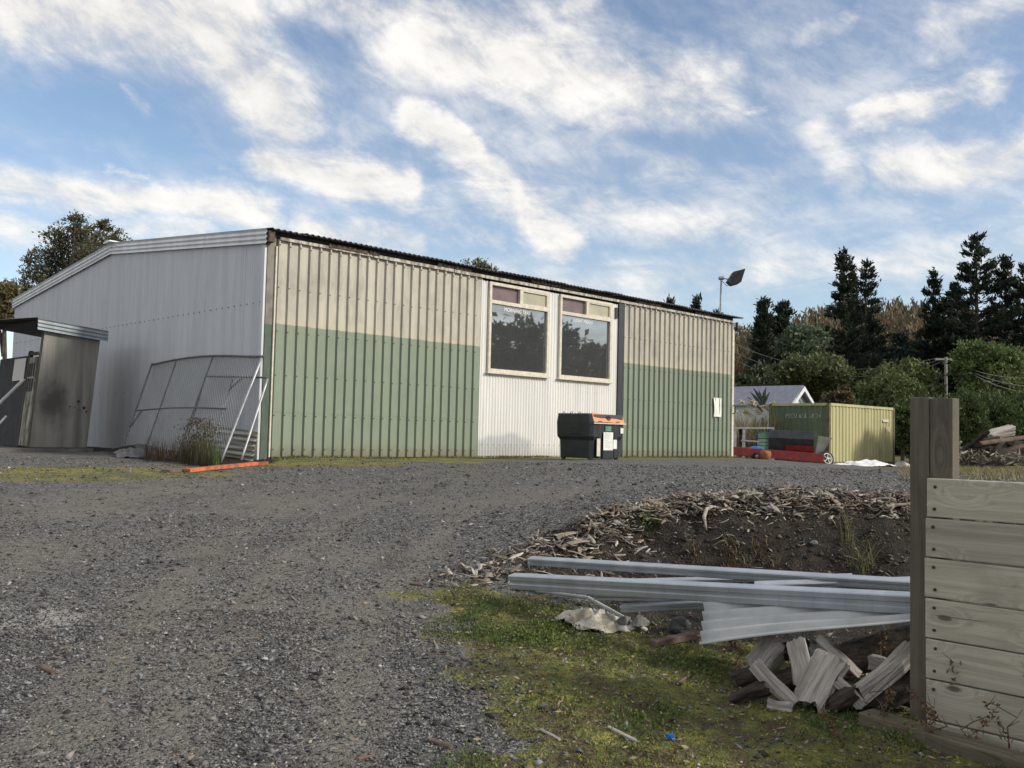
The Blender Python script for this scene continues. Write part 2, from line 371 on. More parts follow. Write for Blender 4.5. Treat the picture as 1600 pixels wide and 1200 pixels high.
def woodfn(c1, c2, c3, knots=True, ax=1):
    st = [20, 20, 20]; st[ax] = .8
    def fn(t):
        off = t.comb(t.math('MULTIPLY', t.rnd, 13.), t.math('MULTIPLY', t.rnd, 29.), t.math('MULTIPLY', t.rnd, 7.))
        v = t.vm('ADD', t.pos, off)
        sv_ = t.sep(v); kv = t.n('ShaderNodeTexVoronoi', voronoi_dimensions='2D'); kv.inputs['Scale'].default_value = 1.0
        t.put(kv.inputs['Vector'], t.comb(t.math('MULTIPLY', sv_[1], 2.0 if ax == 1 else 5.), t.math('MULTIPLY', sv_[2], 4.6 if ax == 1 else 1.6), 0.0)); k = kv.outputs['Distance']
        warp = t.math('MULTIPLY', t.sstep(k, .35, .0), 1.6)
        g = t.noise(t.vm('ADD', t.vm('MULTIPLY', v, tuple(st)), t.comb(warp, warp, warp)), 1.3, 6, .6, .7)
        c = t.mix(t.sstep(g, .3, .7), c1, c2)
        c = t.mix(t.math('MULTIPLY', t.sstep(t.noise(v, 2.2, 7, .65), .5, .75), .45), c, c3)
        vv = t.math('MULTIPLY_ADD', t.rnd, .34, .80); c = t.mix(1.0, c, t.comb(vv, vv, vv), 'MULTIPLY')
        crk = t.sstep(t.noise(t.vm('MULTIPLY', v, tuple(q*1.6 if q > 1 else q*.6 for q in st)), 1.1, 4, .5, .6), .665, .70)
        c = t.mix(t.math('MULTIPLY', crk, .65), c, (.05, .045, .035))
        c = t.mix(t.math('MULTIPLY', t.sstep(t.noise(t.vm('MULTIPLY', v, (1, 1.2, 3)), 1.2, 7, .7), .55, .72), .4), c, (.16, .165, .11))
        if knots:
            kk = t.sstep(t.math('MULTIPLY_ADD', t.noise(v, 18, 3), .06, k), .12, .07)
            c = t.mix(t.math('MULTIPLY', t.math('MULTIPLY', kk, t.math('GREATER_THAN', t.sep(kv.outputs['Color'])[0], .62)), .8), c, (.07, .05, .035))
        return c
    return fn
def wbump(ax=1, sc=1.3):
    st = [14, 14, 14]; st[ax] = .8
    return lambda t: t.noise(t.vm('MULTIPLY', t.pos, tuple(st)), sc*2, 6, .6, .6)
M['board'] = mat('grey_green_board', woodfn((.46, .43, .345), (.315, .292, .232), (.25, .236, .185)), .85, 0, .25, wbump(), .003)
M['post'] = mat('weathered_post', woodfn((.145, .125, .098), (.085, .075, .062), (.045, .042, .038), True, 2), .9, 0, .2, wbump(2), .005)
M['sleeper'] = mat('old_sleeper', woodfn((.20, .17, .12), (.12, .10, .075), (.07, .07, .045), False, 1), .9, 0, .2, wbump(1), .006)
M['nail'] = mat('rusty_nail', (.03, .025, .022), .7)
def splitfn(t):
    v = t.vm('ADD', t.tc, t.comb(t.math('MULTIPLY', t.rnd, 5.), 0.0, 0.0))
    g = t.noise(t.vm('MULTIPLY', v, (34, 34, 2.0)), 1., 6, .65, .8)
    c = t.mix(t.sstep(g, .3, .7), (.50, .465, .42), (.22, .20, .18))
    c = t.mix(t.math('MULTIPLY', t.sstep(t.noise(t.vm('MULTIPLY', v, (26, 26, 1.2)), 1., 3, .5, 1.2), .64, .70), .9), c, (.02, .017, .014))
    return t.mix(t.math('MULTIPLY', t.sstep(t.noise(v, 4, 5), .5, .7), .4), c, (.55, .51, .45))
M['split'] = mat('split_firewood', splitfn, .9, 0, .2, lambda t: t.noise(t.vm('MULTIPLY', t.tc, (34, 34, 2.0)), 1., 6, .65, .8), .02)
M['bark'] = mat('dark_bark', lambda t: t.mix(t.sstep(t.noise(t.vm('MULTIPLY', t.tc, (12, 12, 4)), 1.5, 7, .65), .35, .65), (.075, .06, .05), (.025, .021, .019)), .95, 0, .1, lambda t: t.noise(t.vm('MULTIPLY', t.tc, (14, 14, 4)), 2, 6), .03)
M['bluesteel'] = galv('purlin_steel', (.46, .49, .53), (.36, .39, .43), da=.2, metal=.55, rough=.38)
M['sheetgrey'] = mat('painted_grey_sheet', mottled((.42, .43, .425), (.34, .35, .35), 5, 7), .5, 0, .4)
M['orange'] = simple('orange_paint', (.62, .16, .06), (.24, .10, .06), 7, .6)
M['brown'] = simple('bare_brown_timber', (.17, .11, .085), (.10, .07, .055), 7, .9)
M['cloth'] = simple('grey_cloth', (.16, .155, .165), (.09, .09, .10), 9, .95, bump=.01)
M['whitebag'] = simple('dirty_white_sheet', (.60, .57, .50), (.24, .215, .17), 9, .8, bump=.012)
M['whitesheet'] = simple('white_plastic', (.74, .75, .78), (.6, .6, .63), 5, .5, bump=0)
M['rock'] = simple('grey_rock', (.09, .088, .09), (.05, .05, .05), 8, .9, bump=.02)
M['blue'] = mat('blue_plastic', (.03, .20, .55), .4)
M['binb'] = simple('dark_bin_plastic', (.018, .026, .030), (.028, .036, .040), 5, .42, bump=.002)
M['lid'] = simple('orange_lid', (.72, .25, .12), (.60, .22, .12), 5, .5, bump=0)
def contfn(c1, c2, c3):
    def fn(t):
        c = t.mix(t.sstep(streaks(t, 1.8), .38, .62), c1, c2)
        c = t.mix(t.math('MULTIPLY', t.sstep(t.noise(t.pos, 1.1, 8, .7), .52, .7), .7), c, c3)
        return t.mix(t.math('MULTIPLY', t.sstep(t.noise(t.vm('MULTIPLY', t.pos, (1, 1, .3)), 5, 8, .7), .6, .72), .6), c, (.16, .10, .05))
    return mat('container_paint', fn, .6, 0, .3)
M['cgreen'] = contfn((.085, .125, .085), (.115, .15, .095), (.25, .255, .13))
M['cyel'] = contfn((.47, .44, .24), (.38, .37, .20), (.24, .26, .15))
M['cframe'] = simple('container_frame_paint', (.13, .14, .06), (.10, .07, .04), 6, .7)
M['red'] = simple('red_paint', (.33, .025, .028), (.16, .03, .028), 7, .5, bump=0)
M['steeld'] = simple('dark_blue_steel', (.035, .042, .055), (.06, .065, .075), 4, .45, .3, bump=0)
M['plate'] = simple('grey_plate', (.17, .175, .16), (.12, .12, .11), 4, .6, bump=0)
M['tyre'] = mat('tyre_rubber', (.015, .015, .016), .9)
M['whiterim'] = mat('white_rim', (.6, .6, .58), .6)
M['rust'] = simple('rusty_orange', (.33, .13, .05), (.20, .09, .04), 9, .8)
M['teal'] = simple('faded_green_plastic', (.12, .25, .20), (.08, .17, .14), 8, .6)
M['housewall'] = mat('pale_weatherboard', (.50, .57, .58), .7)
M['houseroof'] = simple('grey_house_roof', (.22, .235, .28), (.18, .19, .23), 3, .5, bump=0)
M['trunk'] = simple('tree_bark', (.09, .075, .06), (.05, .042, .036), 5, .95, bump=.02)
M['pole'] = simple('concrete_pole', (.33, .32, .29), (.25, .24, .22), 4, .9, bump=0)
M['wire'] = mat('wire', (.25, .25, .26), .5)
M['stem'] = simple('dead_stem', (.11, .065, .04), (.07, .045, .03), 20, .9, bump=0)
M['dirt'] = simple('dark_soil', (.05, .04, .03), (.03, .025, .02), 9, .95, bump=.02)

# ------------------------------------------------------------------ ground
def poly_ground(pts): return [rf(*on_ground(px, py).xy) for px, py in pts]
def sd_poly(r, f, poly):
    ins = False; dm = 1e9; n = len(poly)
    for i in range(n):
        x1, y1 = poly[i]; x2, y2 = poly[(i+1) % n]
        if (y1 > f) != (y2 > f) and r < (x2-x1)*(f-y1)/(y2-y1)+x1: ins = not ins
        dx, dy = x2-x1, y2-y1; t = max(0, min(1, ((r-x1)*dx+(f-y1)*dy)/(dx*dx+dy*dy+1e-9)))
        dm = min(dm, math.hypot(r-x1-t*dx, f-y1-t*dy))
    return -dm if ins else dm
MOSS = poly_ground([(690, 925), (860, 935), (1000, 985), (1130, 1010), (1440, 1060), (1500, 1199), (780, 1199), (800, 1090), (720, 1010)]) 
MOSS[5] = (3.2, 3.0); MOSS[6] = (-.25, 3.2)
PATCH = [(*rf(*on_ground(px, py).xy), wd) for px, py, wd in [(660, 865, .35), (640, 900, .25), (560, 960, .5), (545, 1010, .35), (560, 1080, .3), (100, 800, .9), (230, 770, 1.), (30, 870, .8), (675, 845, .3), (545, 1130, .28), (530, 1180, .25), (850, 775, .9), (720, 790, .6), (420, 790, .8), (560, 870, .5), (330, 860, .5), (250, 950, .4), (180, 1060, .35), (120, 1150, .3), (760, 1010, .3), (700, 960, .3)]]
PALE = [(*rf(*on_ground(px, py).xy), wd) for px, py, wd in [(10, 965, .35), (55, 972, .2)]]
GM = [(*rf(*on_ground(px, py).xy), wd) for px, py, wd in [(250, 738, .9), (150, 735, 1.2), (60, 740, 1.5), (330, 727, .6), (10, 738, 1.), (480, 722, .8), (560, 722, .7), (700, 722, .6), (640, 930, .15)]]
for trk, wd_ in (([(530, 1195), (542, 1120), (548, 1050), (560, 980), (610, 920), (655, 870), (690, 830), (740, 795), (860, 765)], .17), ([(60, 1150), (150, 1060), (230, 960), (300, 890), (380, 830), (480, 785), (620, 750)], .24), ([(250, 1180), (310, 1060), (380, 950), (450, 870), (530, 810), (650, 770)], .2)):
    tp_ = [on_ground(*q) for q in trk]
    for a_, b_ in zip(tp_, tp_[1:]):
        for k in range(4): PATCH.append((*rf(*a_.lerp(b_, k/4).xy), wd_))
def zones(r, f):
    v = Vector((r, f, 0)); n = noise.noise(v*1.7)*.5 + noise.noise(v*5)*.3
    moss = soil = dry = pale = 0
    if 1 < f < 9 and -3 < r < 5:
        s = sd_poly(r, f, MOSS); n3 = noise.noise(v*2.6+Vector((3, 3, 0)))*.5+noise.noise(v*9)*.25; moss = sst(.42, -.40, s + n*.55 + n3*.5)*(.72+.28*sst(-.25, .15, n3+.2))
        fe = fedge(r)
        if r > -.6: soil = sst(fe-1.6, fe-1.0, f)*(1-sst(fe-.1, fe+.35, f+n*.3))*sst(-.3, .7, r+n*.3)
        if r > .6 and f > 5: soil = max(soil, sst(5.2, 5.9, f+n*.4)*(1-sst(fe-.1, fe+.3, f))*sst(.2, 1.2, r))
    x = CAM.x + RT.x*r + FW.x*f; y = CAM.y + RT.y*r + FW.y*f
    g2 = 0
    if f < 40:
        for (a, b, wd) in GM: g2 = max(g2, math.exp(-((r-a)/wd/1.7)**2-((f-b)/wd/.9)**2))
        if 0 < x < 17: g2 = max(g2, .75*sst(-3.2, -.6, y+n)*(1-sst(0, .5, y)))
        soil = max(soil, sst(-1.7, -1.0, x+n*.4)*(1-sst(-.1, .5, x))*sst(-1.2, .2, y+n*.4)*(y < 15))
    if r > 6: dry = sst(6.5, 9, r+n)*sst(14, 18, f+n)
    if f > 45: dry = max(dry, sst(45, 50, f))
    br = 0
    for (a, b, wd) in PATCH: br = max(br, math.exp(-((r-a)/wd)**2-((f-b)/wd/1.3)**2))
    for (a, b, wd) in PALE: pale = max(pale, math.exp(-((r-a)/wd/2)**2-((f-b)/wd)**2))
    return max(moss, 0), max(soil, 0), max(dry, 0), g2*.9, br, pale
def axis_steps(spec):
    out = [spec[0][0]]
    for (a, b, st) in spec:
        n = max(1, round((b-a)/st)); out += [a+(b-a)*(i+1)/n for i in range(n)]
    return out
ra = axis_steps([(-420, -60, 30), (-60, -16, 4), (-16, -6, .4), (-6, -3, .14), (-3, 4.6, .065), (4.6, 9, .2), (9, 18, .5), (18, 60, 3), (60, 420, 30)])
fa = axis_steps([(-60, -4, 4), (-4, 2.6, .5), (2.6, 10.4, .065), (10.4, 20, .2), (20, 34, .5), (34, 60, 2), (60, 270, 10), (270, 900, 90)])
Vg = []; Z = []
for f in fa:
    for r in ra:
        p = P(r, f, gzz(r, f)); Vg.append(tuple(p)); Z.append(zones(r, f))
nr = len(ra); Fg = [(j*nr+i, j*nr+i+1, (j+1)*nr+i+1, (j+1)*nr+i) for j in range(len(fa)-1) for i in range(nr-1)]
me = np_mesh('ground', np.array(Vg), np.array(Fg)); Z = np.array(Z, dtype=np.float32)
for k, nm in enumerate(('moss', 'soil', 'dry', 'film', 'brown', 'pale')):
    a = me.attributes.new(nm, 'FLOAT', 'POINT'); a.data.foreach_set('value', Z[:, k].copy())
def groundfn(t):
    A = lambda nm: t.n('ShaderNodeAttribute', attribute_name=nm).outputs['Fac']
    cell = t.vor(t.pos, 42, out='Color'); cs = t.sep(cell)[0]
    g = t.ramp(cs, [(0, (.035, .035, .034)), (.45, (.105, .104, .10)), (.8, (.19, .187, .178)), (1, (.36, .35, .33))])
    cell2 = t.sep(t.vor(t.pos, 110, out='Color'))[1]
    g = t.mix(.4, g, t.ramp(cell2, [(0, (.035, .034, .032)), (.6, (.115, .112, .105)), (1, (.32, .31, .28))]))
    big = t.noise(t.pos, .55, 6, .6)
    g = t.mix(t.math('MULTIPLY', t.sstep(big, .42, .70), .28), g, (.19, .175, .145))
    fine = t.noise(t.pos, 9, 6, .7)
    def m(nm, lo=.3, hi=.62, k=.55): return t.sstep(t.math('ADD', A(nm), t.math('MULTIPLY', t.math('SUBTRACT', fine, .5), k*1.6)), lo, hi)
    g = t.mix(t.math('MULTIPLY', m('brown', .2, 1.0), .45), g, (.20, .178, .145))
    g = t.mix(t.math('MULTIPLY', t.sstep(t.noise(t.pos, 1.4, 5, .6), .56, .7), .55), g, (.06, .057, .052))
    g = t.mix(t.math('MULTIPLY', m('pale', .3, .8), .7), g, (.38, .37, .34))
    film = t.mix(t.sstep(t.noise(t.pos, 2.3, 5), .4, .6), (.24, .21, .045), (.13, .135, .045))
    g = t.mix(t.math('MULTIPLY', m('film', .25, .65, .8), .85), g, film)
    dry = t.mix(t.sstep(t.noise(t.pos, 1.5, 6), .4, .6), (.18, .14, .07), (.11, .095, .045))
    g = t.mix(m('dry'), g, dry)
    so = t.mix(t.sstep(t.noise(t.pos, 7, 8, .7), .35, .68), (.016, .013, .010), (.045, .036, .027))
    so = t.mix(t.sstep(t.vor(t.pos, 17), .16, .08), so, (.10, .094, .086))
    g = t.mix(m('soil', .25, .6), g, so)
    mo = t.ramp(t.noise(t.pos, 4.5, 9, .78), [(.3, (.055, .04, .028)), (.45, (.10, .078, .042)), (.53, (.115, .125, .04)), (.68, (.30, .26, .055))])
    return t.mix(m('moss', .3, .6), g, mo)
def groundbump(t):
    a = t.vor(t.pos, 42); b = t.vor(t.pos, 110); c = t.noise(t.pos, 30, 5, .7)
    return t.math('ADD', t.math('MULTIPLY', a, -1.1), t.math('ADD', t.math('MULTIPLY', b, -.5), t.math('MULTIPLY', c, .6)))
gmat = mat('ground_gravel', groundfn, .92, 0, .25, groundbump, .016)
tag(link('ground', me, gmat, smooth=True), kind='structure')

# gravel stones lying loose on the drive
def stones():
    base = np.array([(1,0,0),(-1,0,0),(0,1,0),(0,-1,0),(0,0,.7),(0,0,-.5)], float)
    tri = np.array([(0,2,4),(2,1,4),(1,3,4),(3,0,4),(2,0,5),(1,2,5),(3,1,5),(0,3,5)])
    pos = []; sz = []
    def put(n, f0, f1, s0, s1):
        k = 0
        while k < n:
            f = math.sqrt(random.uniform(f0*f0, f1*f1)); r = random.uniform(-.60, .60)*f
            mo, so, dr, g2, br, pa = zones(r, f)
            if random.random() < mo*.93 or random.random() < so*.85 or random.random() < br*.72: k += .35; continue
            p = P(r, f, gzz(r, f)); pos.append(p); sz.append(random.uniform(s0, s1)*(2.2 if random.random() < .045 else 1)); k += 1
    put(36000, 3.4, 6.5, .0045, .0115); put(26000, 6.5, 10.5, .006, .0135); put(16000, 10.5, 18, .009, .017)
    n = len(pos); pos = np.array(pos); sz = np.array(sz)
    V = np.repeat(base[None], n, 0)*(1+rng.normal(size=(n, 6, 1))*.22)*np.stack([rng.uniform(.8, 1.5, n), rng.uniform(.7, 1.1, n), rng.uniform(.5, .9, n)], 1)[:, None]
    a = rng.uniform(0, 6.28, n); ca, sa = np.cos(a), np.sin(a); x = V[..., 0]*ca[:, None]-V[..., 1]*sa[:, None]; y = V[..., 0]*sa[:, None]+V[..., 1]*ca[:, None]
    tl = rng.normal(size=(n, 2))*.35; V[..., 2] += x*tl[:, :1]+y*tl[:, 1:]; V[..., 0] = x; V[..., 1] = y
    V = V*sz[:, None, None] + pos[:, None] + np.array([0, 0, .25])*sz[:, None, None]
    g = rng.choice([.035, .085, .145, .21, .31], n, p=[.24, .33, .26, .14, .03])*rng.uniform(.8, 1.25, n)
    tint = rng.uniform(-.07, .07, n); col = np.stack([g*(1.0+tint), g*.995, g*(.975-tint*.9)], 1)
    return np_mesh('gravel', V.reshape(-1, 3), (tri[None]+np.arange(n)[:, None, None]*6).reshape(-1, 3), np.repeat(col, 6, 0))
tag(link('loose_gravel', stones(), M['stone']), 'loose dark grey gravel stones strewn over the driveway', 'gravel', kind='stuff')

# ------------------------------------------------------------------ the big shed
L, W, X1, XC, X2, H, HR = 16.36, 15.3, 5.61, 10.66, 10.88, 4.2, 4.93
shed = empty('steel_shed', (0, 0, 0), 'long cream and green steel shed with grey corrugated gable end and two windows', 'shed')
def ridge_z(y, z0=4.2): return z0 + (HR-4.2)*(1-abs(y-W/2)/(W/2))
def sine_sheet(a, u, n, wd, zb, ztop, per=.076, amp=.009, step=8, ph=0):
    """vertical corrugated sheet; ztop(s) gives the top height"""
    b = MB(); k = max(2, int(round(wd/per*step)))
    def fn(i, j):
        s = i*wd; p = Vector(a)+Vector(u)*s+Vector(n)*(amp*math.cos(2*math.pi*(s+ph)/per))
        return (p.x, p.y, zb+(ztop(s)-zb)*j)
    return b.grid(fn, k, 1)
ns = 20; sw = W/ns
for i in range(ns):
    y0 = i*sw
    o = sine_sheet((0.0-.002*(i % 2), y0, 0), (0, 1, 0), (-1, 0, 0), sw+.004, -.35, lambda s, y0=y0: ridge_z(y0+s, 4.16), step=8, ph=y0).build('wall_sheet', M['gable'], shed, True)
mb = MB()
for i in range(60):
    y = .15+i*W/60; mb.box((-.013, y, 2.954), (.012, .02, .02))
    if i % 2: mb.box((-.013, y, 1.3), (.012, .014, .014))
tag(mb.build('screws', M['black'], shed), kind='stuff')
# corrugated barge strips along the gable
for (ya, za, yb, zb) in ((-.10, 4.345, W/2, 5.085), (W+.10, 4.335, W/2, 5.085)):
    nseg = 3
    for q in range(nseg):
        t0, t1 = q/nseg, (q+1)/nseg
        A = Vector((-.06-.003*(q % 2), ya+(yb-ya)*t0, za+(zb-za)*t0)); B = Vector((-.06-.003*(q % 2), ya+(yb-ya)*t1, za+(zb-za)*t1))
        b = MB(); hgt = .285
        b.grid(lambda i, j: (A.x-.014*math.cos(2*math.pi*(i*3)), *(A+(B-A)*j).yz-Vector((0, hgt*i))), 36, 1)
        b.span((A.x+.016, A.y, A.z), (A.x+.02, A.y+.001, A.z-.001)) if False else None
        b.build('barge_sheet', M['barge'], shed, True)
# corner post, seen between gable and cladding
MB().span((0.02, -.02, -.2), (.20, .10, 4.25)).bev('corner_post', M['greencorner'], shed)
MB().span((-.03, .0, -.1), (.018, .10, 4.05)).build('corner_flashing', M['gable'], shed)
MB().span((.185, -.055, -.03), (.215, -.01, 4.05)).build('edge_strip', M['whitep'], shed)
def trap_sheet(name, x0, x1, zb, zt, yoff=0, lean=0):
    per = 5.384/23; prof = []
    xs = [x0]; x = x0
    pts = [(0, 0), (.018, .046), (.048, .046), (.066, 0), (per, 0)]
    out = []; n = round((x1-x0)/per)
    for i in range(n):
        for (a, h) in pts[:-1]: out.append((x0+i*per+a, h))
    out.append((x1, 0))
    b = MB(); k = len(out)-1
    vs = [(x, -.01-h-yoff, z) for z in (zb, zt) for x, h in out]
    b.add(vs, [(i, i+1, k+2+i, k+1+i) for i in range(k)])
    return b.build(name, M['two'], shed)
per = 5.384/23
for (xa, cnt) in ((.226, 23), (X2, 23)):
    i = 0
    while i < cnt:
        k = min(4, cnt-i); x0 = xa+i*per; x1 = xa+(i+k)*per
        dz = random.uniform(-.006, .006)
        trap_sheet('cladding_sheet', x0, x1, .84+dz, 4.2+random.uniform(-.012, .006), .004)
        trap_sheet('cladding_sheet', x0, x1, -.03+random.uniform(-.01, .01), .87+dz, 0)
        i += k
mb = MB()
for xa in (.226, X2):
    for z in (.12, .78, 1.55, 2.4, 3.25, 4.08):
        for i in range(23): mb.box((xa+i*per+.033, -.064, z+random.uniform(-.008, .008)), (.018, .012, .018))
tag(mb.build('screws', M['nail'], shed), kind='stuff')
MB().span((L-.07, -.06, -.03), (L+.03, .1, 4.22)).build('corner_flashing', M['whitep'], shed)
MB().span((.2, .02, -.25), (L, .12, .0)).build('foundation', M['concrete'], shed)
MB().span((.05, .11, -.2), (L-.05, .16, 4.3)).build('inner_lining', M['dark'], shed)
# pale corrugated bay with two windows cut out
WIN = [(5.83, 7.89), (8.285, 10.345)]; WZ = (1.98, 4.11)
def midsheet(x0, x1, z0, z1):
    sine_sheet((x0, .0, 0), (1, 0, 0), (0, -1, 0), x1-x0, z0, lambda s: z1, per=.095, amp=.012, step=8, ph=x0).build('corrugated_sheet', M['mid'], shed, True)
edges = [X1+.03, 6.46, 7.32, 8.18, 9.04, 9.9, XC]
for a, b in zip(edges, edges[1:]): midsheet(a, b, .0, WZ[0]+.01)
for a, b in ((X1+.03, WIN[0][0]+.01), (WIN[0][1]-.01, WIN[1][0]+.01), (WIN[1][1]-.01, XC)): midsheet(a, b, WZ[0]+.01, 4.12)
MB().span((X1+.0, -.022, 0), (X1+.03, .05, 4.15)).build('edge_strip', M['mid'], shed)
MB().span((X1-.03, -.07, -.06), (8.6, .0, -.015)).build('base_flashing', M['whitep'], shed)
mb = MB()
for i in range(26): mb.box((5.75+i*.19, -.015, .27), (.02, .012, .02))
tag(mb.build('screws', M['steel'], shed), kind='stuff')
MB().span((XC, -.05, -.03), (X2-.005, .1, 4.18)).build('dark_column', M['blackflash'], shed)
MB().span((XC-.13, -.04, 3.72), (XC-.05, .0, 4.02)).build('bracket', M['black'], shed)
for wi, (xa, xb) in enumerate(WIN):
    win = empty('window', (xa, -.03, WZ[0])); win.parent = shed
    za, zb = WZ; fw = .075
    f = MB(); f.span((xa, -.075, za), (xb, .03, za+fw)); f.span((xa, -.075, zb-fw), (xb, .03, zb)); f.span((xa, -.074, za+fw), (xa+fw, .03, zb-fw)); f.span((xb-fw, -.074, za+fw), (xb, .03, zb-fw))
    f.bev('frame', M['whitep'], win, .006)
    MB().span((xa-.03, -.105, za-.045), (xb+.03, .0, za-.002)).bev('sill', M['whitep'], win, .006)
    zt = 3.60
    MB().span((xa+fw, -.072, zt), (xb-fw, .02, zt+.085)).bev('transom', M['whitep'], win, .006)
    xm = (xa+xb)/2-.02
    MB().span((xm, -.07, zt+.085), (xm+.075, .02, zb-fw)).bev('mullion', M['whitep'], win, .006)
    MB().span((xa+fw, -.012, za+fw), (xb-fw, -.006, zt)).build('pane', M['glass'], win)
    MB().span((xa+fw, .012, zt+.085), (xm, .017, zb-fw)).build('pane', M['glass_dull'], win)
    MB().span((xm+.075, -.03, zt+.085), (xb-fw, -.025, zb-fw)).build('pane', M['glass_pale'], win)
    # sash edges of the upper lights
    s = MB(); s.span((xm+.075, -.068, zt+.085), (xb-fw, -.03, zt+.115)); s.span((xm+.075, -.068, zb-fw-.03), (xb-fw, -.03, zb-fw)); s.span((xm+.075, -.067, zt+.115), (xm+.105, -.03, zb-fw-.03)); s.span((xb-fw-.03, -.067, zt+.115), (xb-fw, -.03, zb-fw-.03))
    s.build('sash', M['whitep'], win)
    tx = bpy.data.curves.new('t', 'FONT'); tx.body = ('MORNING TEAS', 'LIGHT MEALS')[wi]; tx.size = .125; tx.align_x = 'CENTER'; tx.extrude = .001; tx.shear = .2
    to = bpy.data.objects.new('t', tx); C.objects.link(to); bpy.context.view_layer.update()
    tm = bpy.data.meshes.new_from_object(to.evaluated_get(bpy.context.evaluated_depsgraph_get())); bpy.data.objects.remove(to)
    tm.transform(Matrix.Translation(((6.80, 9.22)[wi], -.016, 3.465)) @ Matrix.Rotation(R(90), 4, 'X'))
    tm.materials.clear(); tag(link('lettering', tm, M['letter'], win), kind='stuff')
# eaves: battens, rotten boards, shade-coloured gap strip, roof sheets with their wavy edge
MB().span((.2, -.02, 4.2), (L, .1, 4.34)).build('eave_gap_shade', M['dark'], shed)  # near-black strip paints in the shade of the gap under the roof edge
x = .25
while x < L:
    ln = random.uniform(1.3, 2.6); e = min(L, x+ln)
    if not (1.2 < x < 1.9): MB().span((x, -.085, 4.17+random.uniform(-.008, .008)), (e-.02, -.045, 4.235)).build('batten', M['batten'], shed)
    x = e
for (xa, xb, zc) in ((1.35, 2.3, 4.245), (2.35, 2.6, 4.25), (4.2, 5.2, 4.28), (7.2, 9.0, 4.30), (11.3, 12.5, 4.29), (14.2, 15.0, 4.28)):
    b = MB(); b.grid(lambda i, j: (xa+(xb-xa)*i, -.10+.02*noise.noise(Vector((xa+i*9, j*3, 1))), zc-.035+j*.07+.03*noise.noise(Vector((xa+i*7, 0, j*2)))), 16, 3)
    o = b.build('rotten_board', M['rotten'], shed); sm = o.modifiers.new('s', 'SOLIDIFY'); sm.thickness = .03
nr_ = 22; rw = (L+.3)/nr_
for sgn in (0, 1):
    for i in range(nr_):
        x0 = -.02+i*rw; yE = -.22 if sgn == 0 else W+.22; zE = 4.355; n0 = i*1.0
        sag = random.uniform(-.012, .012)
        b = MB(); b.grid(lambda u, v: (x0+u*(rw+.02), yE+(W/2-yE)*v, zE+sag*(1-v)+(5.10-zE)*v+.017*math.cos(2*math.pi*(x0+u*rw)/.127)+.002*(i % 2)), 48 if sgn == 0 else 6, 1)
        o = b.build('roof_sheet', M['roof'], shed, True); sm = o.modifiers.new('s', 'SOLIDIFY'); sm.thickness = .012
MB().span((-.15, W/2-.15, 5.105), (L+.2, W/2+.15, 5.13)).build('ridge_cap', M['barge'], shed)
MB().prism([(-.25, -.02), (.25, -.02), (0, .05)], (-.16, W/2, 5.10), (.3, W/2, 5.10)).build('ridge_end_cap', M['barge'], shed)
MB().tube([(L+.04, -.13, 4.2), (L+.05, -.13, 4.05), (L+.12, -.05, 3.98)], .05, 8).build('downpipe_stub', M['black'], shed)
MB().tube([(L-.02, -.07, 1.58), (L-.02, -.15, 1.55), (L-.02, -.15, 1.36), (L-.02, -.07, 1.33)], .016, 6).build('handle', M['black'], shed)
MB().box((.03, -.09, 4.2), (.14, .14, .22)).bev('rotten_rafter_end', M['rotten'], shed, .02)
for (y0, y1, z0, z1) in ((W-.02, W+.02, -.2, 4.2),): MB().span((0, y0, z0), (L, y1, z1)).build('rear_wall', M['gable'], shed)
MB().span((L-.02, .1, -.2), (L+.02, W, 4.2)).build('end_wall', M['gable'], shed)
# notice on the wall
nt = empty('paper_notice', (15.49, -.06, 1.2), 'white paper notice fixed to the green cladding near the far end', 'notice')
b = MB(); b.grid(lambda i, j: (15.28+i*.42+.015*math.sin(j*5), -.062-.012*math.sin(i*4+j*3), 1.20+.58*j), 6, 8)
o = b.build('sheet', M['paper'], nt); o.modifiers.new('s', 'SOLIDIFY').thickness = .003
# floodlight on the roof
fl = empty('floodlight', (16.05, .25, 4.38), 'black floodlight on a thin grey pole above the shed roof', 'floodlight')
b0 = Vector((16.05, .25, 4.38)); MB().tube([b0, b0+Vector((.01, 0, .6)), b0+Vector((.03, 0, 1.22))], .028, 8).build('pole', M['steel'], fl)
tp = b0+Vector((.03, 0, 1.22)); MB().lathe(tp-RT*.09, [(.02, 0), (.06, .02), (.06, .16), (.02, .18)], 12, RT).build('pivot', M['steel'], fl)
hb = MB(); pr_ = [(.26, .04), (.36, .20), (.70, .28), (.57, -.15), (.31, -.24), (.16, -.12)]
hb.add([tp+RT*x+FW*dy*(.6+.55*(x > .5))+Vector((0, 0, z)) for dy in (-.24, .24) for x, z in pr_], [(5, 4, 3, 2, 1, 0), (6, 7, 8, 9, 10, 11)]+[(k, (k+1) % 6, 6+(k+1) % 6, 6+k) for k in range(6)])
hb.bev('lamp_housing', M['black'], fl, .015)
MB().tube([tp, tp+RT*.25+Vector((0, 0, -.03)), tp+RT*.45], .018, 6).build('bracket', M['steel'], fl)
MB().tube([tp+Vector((0, 0, -.06)), tp+RT*.18+Vector((0, 0, -.24)), tp+RT*.42+Vector((0, 0, -.18))], .01, 6).build('cable', M['steel'], fl)

